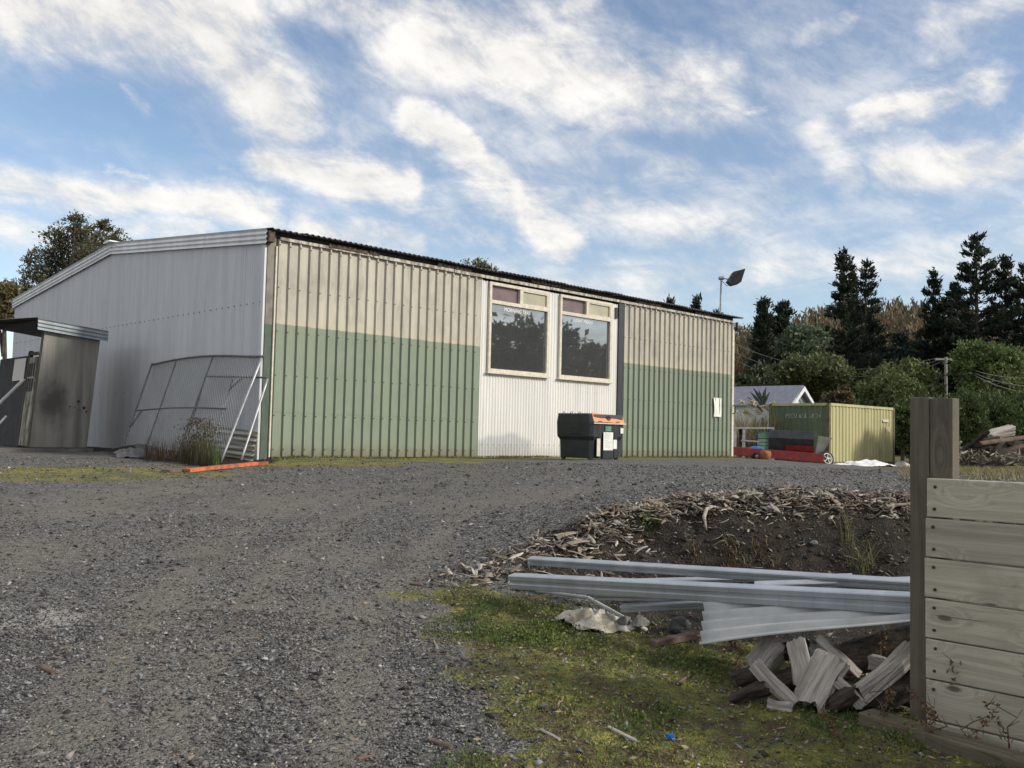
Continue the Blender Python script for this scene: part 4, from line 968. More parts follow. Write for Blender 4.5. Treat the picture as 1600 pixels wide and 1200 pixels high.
# pampas grass beyond the shed end
pb = at(1180, 700, 41); pb.z = gz(*rf(pb.x, pb.y))
pg = empty('pampas_grass', pb, 'dry cream pampas grass clump between shed end and green container', 'pampas grass')
pts = [(pb+Vector((random.gauss(0, .6), random.gauss(0, .6), 0)), random.uniform(1.5, 2.9)) for k in range(900)]
link('blade_mass', blades(pts, 2, .024, .6, (.14, .13, .06), (.42, .36, .21), 4), M['leaf'], pg)
for k in range(14):
    a = pb+RT*random.uniform(-1.0, .9)+Vector((0, 0, random.uniform(2.0, 2.6))); V, F = leaves(np.array([a+RT*.25*t_*(1 if k % 2 else -1)+Vector((random.gauss(0, .05), random.gauss(0, .05), .5*t_-.3*t_*t_)) for t_ in np.linspace(0, 1, 60)]), .16, .35)
    link('plume', np_mesh('plume', V, F, np.repeat(lerpc((.42, .37, .26), (.6, .54, .40), 60), 4, 0)), M['leaf'], pg)
yp = at(1192, 640, 47); yp.z = gz(*rf(yp.x, yp.y))
cb = empty('cabbage_plant', yp, 'dark spiky leaved plant in front of the grey house roof', 'plant')
b = MB()
for k, (px, py) in enumerate(((1172, 612), (1177, 606), (1197, 605), (1186, 610), (1203, 612), (1168, 620))):
    e = at(px, py, 47); s_ = Vector((yp.x, yp.y, e.z-.75)); MB().tube([s_, s_.lerp(e, .5)+Vector((0, 0, .05)), e], [.05, .09, .01], 5).build('leaf', simple('dark_leaf', (.015, .03, .02), (.025, .045, .03)) if k == 0 else bpy.data.materials['dark_leaf'], cb)
MB().tube([yp, yp+Vector((0, 0, 2.3))], .08, 6).build('stalk', M['trunk'], cb)

# ------------------------------------------------------------------ container
cA = P(13.27, 38.7, 0); la = R(42); LU = RT*math.cos(la)+FW*math.sin(la); LV = RT*-math.sin(la)+FW*math.cos(la); LU.z = LV.z = 0
cz0, cz1 = -.47, 2.13; CL, CW = 5.83, 2.86
ct = empty('shipping_container', (cA.x, cA.y, cz0), 'faded shipping container, dark green end and mossy yellow long side', 'container')
def cp(u, v, z): return Vector((cA.x, cA.y, 0))+LU*u+LV*v+Vector((0, 0, z))
def corr_wall(name, o0, du, nrm, wd, mt, per=.28, dep=.036):
    n = round((wd-.24)/per); out = [(0.0, 0)]; p0_ = (wd-.24)/n
    for i in range(n): out += [(i*p0_+p0_*.20, 0), (i*p0_+p0_*.32, -dep), (i*p0_+p0_*.72, -dep), (i*p0_+p0_*.84, 0)]
    out.append((wd-.24, 0)); k = len(out)
    b = MB(); b.add([o0+du*(.12+x)+nrm*(h-.02)+Vector((0, 0, z)) for z in (cz0+.14, cz1-.1) for x, h in out], [(i, i+1, k+i+1, k+i) for i in range(k-1)])
    return b.build(name, mt, ct)
corr_wall('side_panel', cp(0, 0, 0), LU, -LV, CL, M['cyel']); corr_wall('end_panel', cp(0, 0, 0), LV, -LU, CW, M['cgreen'], .26)
corr_wall('side_panel', cp(0, CW, 0), LU, LV, CL, M['cyel']); corr_wall('end_panel', cp(CL, 0, 0), LV, LU, CW, M['cgreen'])
for (u, v) in ((0, 0), (CL, 0), (0, CW), (CL, CW)):
    MB().prism([(-.07, -.07), (.07, -.07), (.07, .07), (-.07, .07)], cp(u+(.06 if u == 0 else -.06), v+(.06 if v == 0 else -.06), cz0), cp(u+(.06 if u == 0 else -.06), v+(.06 if v == 0 else -.06), cz1), LU).build('corner_post', M['cframe'], ct)
for z, h in ((cz0+.07, .075), (cz1-.05, .055)):
    for (a_, b_) in ((cp(.13, .05, z), cp(CL-.13, .05, z)), (cp(.13, CW-.05, z), cp(CL-.13, CW-.05, z)), (cp(.05, .13, z), cp(.05, CW-.13, z)), (cp(CL-.05, .13, z), cp(CL-.05, CW-.13, z))):
        MB().prism([(-.05, -h), (.05, -h), (.05, h), (-.05, h)], a_, b_).build('rail', M['cframe'] if z < 0 else M['cyel'], ct)
MB().add([cp(.02, .02, cz1-.06), cp(CL-.02, .02, cz1-.06), cp(CL-.02, CW-.02, cz1-.06), cp(.02, CW-.02, cz1-.06), cp(.02, .02, cz1-.02), cp(CL-.02, .02, cz1-.02), cp(CL-.02, CW-.02, cz1-.02), cp(.02, CW-.02, cz1-.02)], [(3,2,1,0),(4,5,6,7),(0,1,5,4),(1,2,6,5),(2,3,7,6),(3,0,4,7)]).build('roof', M['cframe'], ct)
tx = bpy.data.curves.new('t', 'FONT'); tx.body = 'PSCU 658 18 34'; tx.size = .27; tx.extrude = .003; tx.space_character = 1.25
to = bpy.data.objects.new('t', tx); C.objects.link(to); bpy.context.view_layer.update()
tm = bpy.data.meshes.new_from_object(to.evaluated_get(bpy.context.evaluated_depsgraph_get())); bpy.data.objects.remove(to)
xs = [v.co.x for v in tm.vertices]; sc_ = 1.65/(max(xs)-min(xs)); 
mx = Matrix((-LV, Vector((0, 0, 1)), -LU)).transposed().to_4x4(); mx.translation = cp(-.012, 2.05, 1.50)
tm.transform(mx @ Matrix.Diagonal((sc_, 1, 1, 1))); tm.materials.clear(); tag(link('lettering', tm, M['fadeletter'], ct), kind='stuff')
for (u, z, wd) in ((4.95, 1.52, .55), (5.05, 1.14, .12), (5.25, 1.14, .12)):
    MB().prism([(-.005, -.06), (.005, -.06), (.005, .06), (-.005, .06)] if wd > .2 else [(-.005, -.11), (.005, -.11), (.005, .11), (-.005, .11)], cp(u-wd/2, -.02, z), cp(u+wd/2, -.02, z)).build('faded_marking', M['whitep'], ct)

# ------------------------------------------------------------------ things between shed and container
def gnd(r, f): return P(r, f, gzz(r, f))
def prismat(prof, a, b): return MB().prism(prof, a, b)
FT = 33.5
tA, tB = at(1142, 712, FT), at(1284, 722, FT-.6); tA.z = gzz(*rf(tA.x, tA.y))+.06; tB.z = gzz(*rf(tB.x, tB.y))+.06
tr = empty('flat_trailer', tA, 'low red flat deck trailer beside the green container end', 'trailer')
dv = (tB-tA).normalized(); sv = Vector((-dv.y, dv.x, 0))
MB().prism([(-.45, .12), (.45, .12), (.45, .20), (-.45, .20)], tA, tB).bev('deck', M['red'], tr, .01)
for s_ in (-.47, .47): MB().prism([(-.02, .06), (.02, .06), (.02, .36), (-.02, .36)], tA-sv*s_, tB-sv*s_).bev('side_board', M['red'], tr, .01)
for t_ in (.28,):
    for s_ in (-.52, .52): 
        wc = tA.lerp(tB, t_)+sv*s_+Vector((0, 0, .08)); wh = MB().lathe(wc-sv*.04, [(.07, 0), (.14, .0), (.15, .02), (.15, .07), (.14, .09), (.07, .09)], 18, sv).build('wheel', M['tyre'], tr, True)
        MB().lathe(wc-sv*.055, [(.03, 0), (.07, .01), (.07, .11), (.03, .12)], 12, sv).build('rim', M['steel'], wh)
MB().prism([(-.04, .0), (.04, .0), (.04, .05), (-.04, .05)], tB, tB+dv*.35+Vector((0, 0, -.02))).build('drawbar', M['red'], tr)
bA = at(1200, 712, FT-.1); bB = at(1270, 715, FT-.5); base_z = tA.z+.21; bA.z = base_z; bB.z = base_z-.03
bk = empty('loader_bucket', bA, 'dark steel loader bucket with red lower edge lying on the red trailer', 'bucket')
prof = [(x, y*1.25) for x, y in [(-.34, 0), (.30, 0), (.46, .40), (.42, .62), (.36, .62), (.40, .40), (.26, .05), (-.30, .05), (-.44, .30), (-.38, .60), (-.44, .60), (-.50, .30)]]
MB().prism(prof, bA, bB).bev('shell', M['steeld'], bk, .008)
MB().prism([(.375, .02), (.40, .02), (.50, .26), (.475, .26)], bA.lerp(bB, .38)-Vector((0, 0, .0)), bB+dv*.02).build('red_edge', M['red'], bk)
pq = [bB+dv*.02+sv*-.47+Vector((0, 0, -.02)), bB+dv*.30+sv*-.47+Vector((0, 0, .12)), bB+dv*.62+sv*-.3+Vector((0, 0, .60)), bB+dv*.14+sv*-.3+Vector((0, 0, .64))]
pl = MB(); pl.add(pq+[p_+sv*.05 for p_ in pq], [(0,1,2,3),(7,6,5,4),(0,4,5,1),(1,5,6,2),(2,6,7,3),(3,7,4,0)]); pl.bev('end_plate', M['plate'], bk, .006)
for t_ in (.62, .80): MB().tube([bA.lerp(bB, t_)+sv*-.47+Vector((0, 0, .1)), bA.lerp(bB, t_+.12)-sv*.2+Vector((0, 0, .68))], .018, 6).build('strap', M['black'], bk)
ob = at(1196, 712, FT-1.0); ob.z = gzz(*rf(ob.x, ob.y))+.02
o = MB().lathe(ob, [(.10, 0), (.17, .02), (.20, .32), (.18, .40), (.10, .43)], 20).build('rusty_drum', M['rust'], None, True); tag(o, 'rounded rusty orange drum beside the red trailer wheel', 'drum')
bb_ = at(1181, 708, FT-.15); o = MB().lathe(Vector((bb_.x, bb_.y, base_z)), [(.12, 0), (.28, .04), (.26, .12), (.12, .17)], 12).build('blue_bag', M['blue'], None, True); tag(o, 'blue bag lying on the red trailer', 'bag')
wc = at(1293, 714, 34.8); wc.z = gzz(*rf(wc.x, wc.y))+.27
wt = empty('spoked_wheel', wc, 'white rimmed spoked wheel leaning by the container corner', 'wheel')
ax_ = (-FW*.9+RT*.35+Vector((0, 0, .25))).normalized(); q = ax_.to_track_quat('Z', 'Y')
def circ(r_, n=24): return [wc+q @ Vector((r_*math.cos(2*math.pi*k/n), r_*math.sin(2*math.pi*k/n), 0)) for k in range(n+1)]
MB().tube(circ(.245), .035, 6).build('tyre', M['tyre'], wt); MB().tube(circ(.195), .022, 6).build('rim', M['whiterim'], wt)
for k in range(5): MB().tube([wc, wc+q @ Vector((.2*math.cos(k*1.257), .2*math.sin(k*1.257), 0))], .016, 5).build('spoke', M['whiterim'], wt)
MB().lathe(wc-ax_*.04, [(.03, 0), (.05, .01), (.05, .07), (.03, .08)], 10, ax_).build('hub', M['whiterim'], wt)
# work bench with crates
FB = 36.5
wbz = at(1175, 668, FB).z; wA, wB = at(1138, 668, FB), at(1206, 668, FB); gz_ = gzz(*rf(wA.x, wA.y))
wb = empty('work_bench', (wA.x, wA.y, gz_), 'dark work bench with pale edge beyond the shed end', 'bench')
MB().prism([(-.3, -.05), (.3, -.05), (.3, .0), (-.3, .0)], wA, wB).build('top', M['black'], wb)
MB().prism([(.30, -.055), (.32, -.055), (.32, .01), (.30, .01)], wA, wB).build('front_edge', M['galvpipe'], wb)
for t_ in (.12, .32, .98):
    for s_ in (-.25, .25): p_ = wA.lerp(wB, t_)+FW*s_; MB().prism([(-.05, -.05), (.05, -.05), (.05, .05), (-.05, .05)], (p_.x, p_.y, gz_), (p_.x, p_.y, wbz-.05), RT).build('leg', M['galvpipe'] if s_ < 0 else M['rotten'], wb)
MB().prism([(-.02, -.03), (.02, -.03), (.02, .03), (-.02, .03)], at(1158, 688, FB-.3), at(1186, 690, FB-.3)).build('rail', M['galvpipe'], wb)
MB().prism([(-.3, -.02), (.3, -.02), (.3, .02), (-.3, .02)], wA.lerp(wB, 0)-Vector((0, 0, .85)), wB-Vector((0, 0, .85))).build('shelf', M['rotten'], wb)
def crate(px, zb, hh, wd, mt, label):
    p_ = at(px, 690, FB-.02); o = empty('crate', (p_.x, p_.y, zb), label, 'crate'); c0 = Vector((p_.x, p_.y, zb))
    rot = Matrix((RT, FW, Vector((0, 0, 1)))).transposed()
    for k in range(3):
        for s_ in (-1, 1): MB().box(c0+FW*(s_*.2)+Vector((0, 0, hh*(k+.5)/3)), (wd, .02, hh*.26), rot).build('slat', mt, o)
        for s_ in (-1, 1): MB().box(c0+RT*(s_*(wd/2-.01))+Vector((0, 0, hh*(k+.5)/3)), (.02, .37, hh*.26), rot).build('slat', mt, o)
    MB().box(c0+Vector((0, 0, .01)), (wd-.05, .36, .02), rot).build('bottom', mt, o)
shz = wbz-.83
crate(1192, shz, .40, .55, M['teal'], 'faded green crate on the bench shelf, nearer the container'); crate(1192, shz+.42, .26, .5, M['teal'], 'faded green crate stacked on top of the other green crate')
crate(1168, shz, .55, .5, M['rotten'], 'brown timber crate on the bench shelf, nearer the shed')
heap('white_plastic_sheet', at(1355, 727, 38.2), 1.35, .5, .26, M['whitesheet'], 8.2, 'white plastic sheeting heaped along the foot of the yellow container side', 'plastic sheet', 40, R(18))
heap('white_plastic_scrap', at(1312, 724, 36.2), .42, .25, .1, M['whitesheet'], 5.2, 'small white plastic scrap by the spoked wheel', 'plastic scrap', 18)
heap('white_plastic_scrap', at(1408, 716, 46), .5, .3, .3, M['whitesheet'], 6.2, 'white plastic scrap just right of the container far end', 'plastic scrap', 18)

# ------------------------------------------------------------------ house beyond
HF = 50
pk = at(1246, 604, HF); eR = at(1276, 632, HF-.5); hz0 = gz(*rf(pk.x, pk.y)); hz0 = min(hz0, eR.z-2.6)
hd = (RT*.7+FW*.7).normalized(); hl = (RT*-.62*1.0-FW*.78).normalized(); hl = Vector((hd.y, -hd.x, 0)); hl = -hl if hl.dot(RT) > 0 else hl
half = 2.2; dropz = pk.z-eR.z
hs = empty('house', (pk.x, pk.y, hz0), 'small pale house with grey roof and white gable behind the container', 'house')
g0 = Vector((pk.x, pk.y, 0)); e1, e2 = g0+hd*half*.5, g0-hd*half*.5
gxA, gxB = g0+hd*1.17, g0-hd*1.17
wl = MB(); LNG = 9.5
wl.add([Vector((gxB.x, gxB.y, hz0)), Vector((gxA.x, gxA.y, hz0)), Vector((gxA.x, gxA.y, eR.z)), Vector((g0.x, g0.y, pk.z-.12)), Vector((gxB.x, gxB.y, eR.z))], [(0, 1, 2, 3, 4)])
wl.add([Vector((gxA.x, gxA.y, hz0)), Vector((gxA.x, gxA.y, eR.z)), Vector((gxB.x, gxB.y, hz0)), Vector((gxB.x, gxB.y, eR.z))]+[v+hl*LNG for v in (Vector((gxA.x, gxA.y, hz0)), Vector((gxA.x, gxA.y, eR.z)), Vector((gxB.x, gxB.y, hz0)), Vector((gxB.x, gxB.y, eR.z)))], [(0, 4, 5, 1), (2, 3, 7, 6)])
wl.build('wall', M['housewall'], hs)
for s_ in (1, -1):
    a_ = Vector((g0.x, g0.y, pk.z))-hl*.35; b_ = g0+hd*s_*1.38; b_ = Vector((b_.x, b_.y, eR.z-.12))-hl*.35
    q = [a_, b_, b_+hl*(LNG+.7), a_+hl*(LNG+.7)]; rb = MB(); up_ = Vector((0, 0, .07)); rb.add(q+[v+up_ for v in q], [(3,2,1,0),(4,5,6,7),(0,1,5,4),(1,2,6,5),(2,3,7,6),(3,0,4,7)]); rf_ = rb.build('roof', M['houseroof'], hs)
    bb = MB(); q = [a_-hl*.04, b_-hl*.04, b_-hl*.04-Vector((0, 0, .2)), a_-hl*.04-Vector((0, 0, .24))]; bb.add(q+[v-hl*.05 for v in q], [(0,1,2,3),(7,6,5,4),(0,4,5,1),(1,5,6,2),(2,6,7,3),(3,7,4,0)]); bb.build('barge_board', M['whitesheet'], rf_)

# ------------------------------------------------------------------ utility pole and wires
pt_ = at(1478, 558, 60); pbz = gz(*rf(pt_.x, pt_.y))
up = empty('utility_pole', (pt_.x, pt_.y, pbz), 'pale utility pole with crossarm standing before the pines', 'utility pole')
MB().tube([(pt_.x, pt_.y, pbz), pt_], [.14, .09], 8).build('pole', M['pole'], up)
MB().prism([(-.05, -.06), (.05, -.06), (.05, .06), (-.05, .06)], pt_+RT*-.7-Vector((0, 0, .15)), pt_+RT*.5-Vector((0, 0, .12))).build('crossarm', M['pole'], up)
ends = [(1130, 528, 75, 'topmost'), (1130, 541, 72, 'second'), (1130, 552, 70, 'third')]
def wire(a, b, sag, label):
    o = MB().tube([a.lerp(b, k/16)-Vector((0, 0, sag*4*(k/16)*(1-k/16))) for k in range(17)], .018, 4).build('overhead_wire', M['wire']); tag(o, label, 'wire', 'overhead wires')
for k, (px, py, dd, nm) in enumerate(ends): wire(pt_+RT*(-.6+.3*k)-Vector((0, 0, .08+.05*k)), at(px, py, dd), 1.5+.25*k, '%s overhead wire running left from the utility pole' % nm.replace('topmost', 'first'))
for k, (px, py, dd) in enumerate(((1640, 588, 45), (1640, 604, 44), (1640, 618, 43))): wire(pt_+RT*(.1+.15*k)-Vector((0, 0, .08+.05*k)), at(px, py, dd), .5, '%s overhead wire running right from the utility pole' % ('upper', 'middle', 'lower')[k])

# ------------------------------------------------------------------ log pile at the right
def log(name, a, b, rad, mt, label, seed, squash=1.0, wedge=False, n=11, segs=7, cat='log', group=None, tw=0):
    a = Vector(a); b = Vector(b); d_ = b-a; ln = d_.length; g = random.Random(seed); me_ = MB()
    zax = d_.normalized(); yax = ((CAM-a)+Vector((0, 0, 2.0))); yax = (yax-zax*yax.dot(zax)).normalized(); rot = (Matrix((yax.cross(zax), yax, zax)).transposed().to_quaternion()) if wedge else d_.to_track_quat('Z', 'Y'); roll_ = Matrix.Rotation(tw, 3, 'Z')
    if wedge == 'slab': base = [(-1, -.42), (-.35, -.5), (.35, -.46), (1, -.40), (1.02, .1), (.9, .42), (.3, .5), (-.4, .46), (-.95, .40), (-1.04, 0)]
    elif wedge: base = [(-1, -.6), (-.4, -.68), (.3, -.66), (1, -.55), (.72, -.1), (.38, .42), (.12, .8), (-.1, .82), (-.42, .35), (-.75, -.1)]
    else: base = [(math.cos(2*math.pi*k/n), math.sin(2*math.pi*k/n)) for k in range(n)]
    if wedge:
        bb_2 = []
        for k in range(len(base)):
            (xa, ya), (xb, yb) = base[k], base[(k+1) % len(base)]
            for q_ in range(3): bb_2.append((xa+(xb-xa)*q_/3, ya+(yb-ya)*q_/3))
        base = bb_2; segs = 12
    n = len(base); ph = [g.uniform(-1, 1) for _ in base]; vs = []
    for j in range(segs+1):
        t_ = j/segs
        for k, (x, y) in enumerate(base):
            e = 1+.17*noise.noise(Vector((x*1.5+seed, y*1.5, t_*ln*2.2/max(rad, .03)*.12)))+.05*noise.noise(Vector((x*5, y*5, t_*9+seed)))
            jz = (noise.noise(Vector((x*2.5, y*2.5, seed+j)))*rad*.8 if j in (0, segs) else 0); e *= 1+(.03*ph[k]+.06*noise.noise(Vector((k*3.1, t_*3, seed))) if wedge else 0)
            ben = rad*.35*noise.noise(Vector((t_*1.5, seed, 0)))
            v = roll_ @ Vector((x*rad*e, y*rad*squash*e, 0)); vs.append(Vector((v.x+ben, v.y, t_*ln+jz)))
    fs = [(j*n+k, j*n+(k+1) % n, (j+1)*n+(k+1) % n, (j+1)*n+k) for j in range(segs) for k in range(n)]+[tuple(range(n))[::-1], tuple(range(segs*n, (segs+1)*n))]
    me_.add(vs, fs); o = me_.build(name, mt); o.location = a; o.rotation_mode = 'QUATERNION'; o.rotation_quaternion = rot
    return tag(o, label, cat, group)
LF = 25.5
plog = [(1502,706,1545,674,.10,'pale'),(1548,682,1582,668,.20,'big'),(1530,694,1602,684,.13,''),(1538,700,1612,692,.12,''),(1585,690,1625,682,.16,''),(1560,708,1600,700,.14,''),(1515,716,1562,708,.10,''),(1485,712,1502,690,.05,''),(1484,718,1520,704,.04,''),(1548,714,1588,701,.035,''),(1560,706,1606,714,.045,''),(1585,716,1622,706,.16,''),(1520,706,1548,700,.12,''),(1495,722,1540,716,.06,''),(1540,722,1600,718,.07,''),(1568,700,1580,692,.12,''),(1500,700,1520,712,.05,''),(1604,700,1625,694,.15,''),(1534,688,1560,684,.09,'')]
for k, (x1, y1, x2, y2, rd, nm) in enumerate(plog):
    dd = LF+.25*math.sin(k*2.1); lab = {'pale': 'long pale pole at the left slope of the log pile', 'big': 'thick split log lying on top of the log pile'}.get(nm, 'weathered grey brown log within the pile at the right')
    log('pile_log', at(x1, y1, dd), at(x2, y2, dd+random.uniform(-.5, .5)), rd*.82, M['split'] if k % 3 == 1 else (M['brown'] if k % 3 else M['bark']), lab, k+100, .7, wedge=(k % 4 == 1), cat='log', group=None if nm else 'logs in the far pile')
pc = at(1560, 726, LF); heap('soil_heap', pc, 2.0, .9, .75, M['dirt'], 4.4, 'dark soil and bark heap inside the log pile', 'soil heap', 40, 0, False)
def debris(n, label):
    V = []; 
    pts = [at(random.uniform(1482, 1625), random.uniform(704, 727), LF-random.uniform(.3, .9)) for k in range(n)]
    V, F = leaves(np.array(pts), rng.uniform(.1, .4, n), .16, 0); return np_mesh('debris', V, F, np.repeat(lerpc((.10, .085, .06), (.36, .33, .27), n), 4, 0))
tag(link('brush_debris', debris(260, ''), M['chip']), 'loose sticks and bark scattered around the log pile', 'debris', kind='stuff')
def grass_zone(n, h, fn, c1, c2, wd=.004, bend=.6):
    pts = []
    while len(pts) < n:
        q = fn()
        if q is None: continue
        r, f = q; pts.append((P(r, f, gzz(r, f)-.005), h*random.uniform(.4, 1.2)))
    return blades(pts, h, wd, bend, c1, c2, 2)
tag(link('dry_grass', grass_zone(5000, .12, lambda: (lambda f: (random.uniform(.42, .62)*f, f))(random.uniform(14, 27)), (.15, .14, .06), (.30, .26, .13), .008), M['leaf']), 'dry yellow grass strip behind the board wall', 'grass', kind='stuff')

# ------------------------------------------------------------------ board wall with post
wp = P(2.115, 4.72, 0); WX, WY = wp.x, wp.y          # boards run towards -Y in the plane x = WX
bw = empty('board_wall', (WX, WY, -.9), 'grey green plank wall on a weathered post at the right picture edge', 'wall')
for k in range(-1, 6):
    z0 = -.845+k*.2; off = random.uniform(-.008, .006)
    b = MB(); b.span((WX-.022+random.uniform(-.003, .003), WY-2.6, z0+.004), (WX+.025, WY+off, z0+.197))
    pb_ = b.bev('board', M['board'], bw, .005, 2)
    for zz_ in (.045, .155):
        MB().lathe((WX-.0235, WY-.045+random.uniform(-.006, .006), z0+zz_), [(.0085, 0), (.0085, .003), (.004, .005)], 8, (-1, 0, 0)).build('nail', M['nail'], pb_)
MB().span((WX+.028, WY+.0, -1.15), (WX+.10, WY+.098, .763)).bev('post_plank', M['post'], bw, .004)
MB().span((WX+.030, WY-.115, -1.15), (WX+.12, WY-.003, .758)).bev('post_plank', M['post'], bw, .004)
MB().span((WX+.025, WY-2.2, -1.1), (WX+.12, WY-2.1, .3)).bev('post_plank', M['post'], bw, .004)
plank('timber_sleeper', on_ground(1352, 1135, -.03), P(2.75, 3.55, gz(2.75, 3.55)-.03), .13, .10, M['sleeper'], 'long flat timber sleeper in the moss before the board wall', 'sleeper')

# ------------------------------------------------------------------ steel beams and sheet
def channel(name, a, b, h, wd, th, label, up, flip=1):
    """lipped C section"""
    th = .015
    pr = [(.006, 0), (wd, 0), (wd, .018), (wd-th, .018), (wd-th, th), (th, th), (th, h-th), (wd-th, h-th), (wd-th, h-.018), (wd, h-.018), (wd, h), (.006, h), (0, h-.006), (0, .68*h), (.011, .60*h), (.011, .44*h), (0, .36*h), (0, .006)]
    pr = [(x*flip, y) for x, y in pr]
    if flip < 0: pr = pr[::-1]
    me_ = MB(); me_.prism(pr, a, b, up); return tag(me_.build(name, M['bluesteel']), label, 'steel beam')
upv = (Vector((0, 0, 1))-FW*.25).normalized()
channel('steel_beam', at(797, 921, 6.95), at(1560, 970, 4.72), .105, .075, .004, 'long galvanised steel beam lying in front, nearest the moss', upv, -1)
channel('steel_beam', at(825, 884, 7.5), at(1560, 934, 5.25), .06, .075, .004, 'galvanised steel beam on top at the back, below the soil bank', upv, -1)
channel('steel_beam', at(930, 915, 7.3), at(1330, 907, 6.3), .03, .06, .003, 'thin steel strip between the front and back beams', upv, -1)
channel('steel_beam', at(1180, 925, 6.0), at(1560, 915, 5.6), .05, .06, .003, 'short steel beam behind the front beam near the post', upv, -1)
channel('steel_beam', at(928, 938, 6.55), at(1240, 944, 5.75), .05, .05, .003, 'dark steel beam under the front beam, upper of two', upv, -1)
channel('steel_beam', at(970, 958, 6.4), at(1260, 945, 5.6), .05, .05, .003, 'dark steel beam under the front beam, lower of two', upv, -1)
S00, S10 = at(1094, 1010, 5.45), at(1470, 966, 4.80); S01, S11 = at(1100, 944, 5.85), at(1500, 930, 5.2)
b = MB()
def shf(i, j):
    p_ = (S00*(1-i)+S10*i)*(1-j)+(S01*(1-i)+S11*i)*j; nn_ = (S10-S00).cross(S01-S00).normalized()
    return p_+nn_*(.018*math.sin(2*math.pi*(j*4.2+.1))+.01*math.sin(i*5))
b.grid(shf, 14, 56); o = b.build('corrugated_sheet', M['sheetgrey'], None, True); o.modifiers.new('s', 'SOLIDIFY').thickness = .003
tag(o, 'pale grey corrugated sheet sticking out below the front steel beam', 'metal sheet')

# firewood (pixel ends, distance)
FWD = [(1243,1000,1260,1069,5.05,.05,'slab','split','pale upright split log in the middle of the firewood heap',.2),
 (1186,1046,1222,1006,5.35,.085,True,'split','grey split block at the upper left of the firewood heap',.5),
 (1179,1036,1238,1100,4.98,.038,'slab','split','pale split plank slanting down at the left of the firewood heap',.5),
 (1300,1030,1262,1096,4.98,.085,'slab','split','wide grey cracked split block at the front of the firewood heap',.15),
 (1276,996,1342,1056,5.15,.030,True,'split','thin jagged splinter slanting right in the firewood heap',.9),
 (1418,1012,1345,1082,4.90,.062,True,'split','long split log leaning towards the post',.35),
 (1300,1040,1440,1000,5.40,.095,False,'bark','dark charred log lying under the corrugated sheet',0),
 (1145,1094,1196,1072,4.98,.045,True,'bark','low bark covered piece at the left foot of the firewood heap',.2),
 (1150,1062,1190,1046,5.20,.045,False,'bark','small black burnt piece at the left of the firewood heap',.2),
 (1345,1105,1440,1060,4.95,.07,False,'bark','dark rotten log beneath the leaning split log',.2),
 (1205,1075,1262,1052,5.20,.06,False,'bark','dark stub behind the pale slanting plank',.2),
 (1265,1010,1300,1050,5.25,.06,True,'split','grey split log behind the thin splinter',.3),
 (1290,1108,1335,1080,4.90,.05,False,'bark','mossy dark stub in front of the wide cracked block',.4),
 (1225,1020,1262,1012,5.30,.05,True,'bark','dark split piece under the sheet edge behind the upright log',.4),
 (1360,1030,1405,1046,5.15,.05,True,'split','grey split piece behind the leaning split log',-.5),
 (1390,1080,1425,1100,4.95,.045,True,'bark','brown split piece at the post foot',.6),
 (1200,1100,1235,1108,4.92,.03,'slab','split','small flat splinter in front of the slanting plank',.3),
 (1310,1062,1350,1098,4.88,.035,True,'split','narrow grey splinter between cracked block and leaning log',-.3)]
for k, (x1, y1, x2, y2, dd, rd, wg, mt, lab, tw) in enumerate(FWD):
    log('firewood', at(x1, y1, dd+.03), at(x2, y2, dd-.03), rd, M[mt], lab, 200+k, 1.0, wg, cat='firewood', tw=tw+math.pi*0)
plank('timber_offcut', on_ground(1020, 1012), on_ground(1084, 1000), .07, .04, M['brown'], 'short brown timber offcut in the moss left of the corrugated sheet', 'timber')
# crumpled sheet, pole and rocks left of it
heap('crumpled_sheet', on_ground(925, 976), .28, .22, .085, M['whitebag'], 11.3, 'dirty white crumpled sheet lying on the moss below the beams', 'crumpled sheet', 44, .2)
a_, b_ = on_ground(838, 936, .06), on_ground(1010, 992, .03); o = MB().tube([a_, a_.lerp(b_, .5)+Vector((0, 0, .08)), b_], .013, 7).build('thin_pole', M['sheetgrey'], None, True); tag(o, 'thin pale pole lying across the crumpled white sheet', 'pole')
def rock(px, py, s, mt, label, seed, lift=.3):
    p_ = on_ground(px, py); b = MB(); n = 10
    b.grid(lambda i, j: Vector((p_.x, p_.y, p_.z+s*lift))+Vector((math.cos(i*6.2832)*math.sin(j*3.1416), math.sin(i*6.2832)*math.sin(j*3.1416)*.8, math.cos(j*3.1416)*.7))*s*(1+.35*noise.noise(Vector((math.cos(i*6.2832)*math.sin(j*3.1416)*1.3, math.sin(i*6.2832)*math.sin(j*3.1416)*1.3, math.cos(j*3.1416)*1.3+seed)))), 14, 9)
    return tag(b.build('rock', mt), label, 'rock')
rock(1062, 985, .085, M['rock'], 'dark pointed rock left of the corrugated sheet', 1.2)
rock(1000, 982, .07, M['concrete'], 'pale flat rock between crumpled sheet and dark rock', 2.7)
rock(975, 978, .06, M['concrete'], 'grey rock partly under the crumpled white sheet', 3.7)
rock(1272, 852, .04, M['concrete'], 'single pale stone stuck in the dark soil bank', 5.5)
rock(1230, 1094, .045, M['rock'], 'small stone in front of the firewood heap', 7.5)
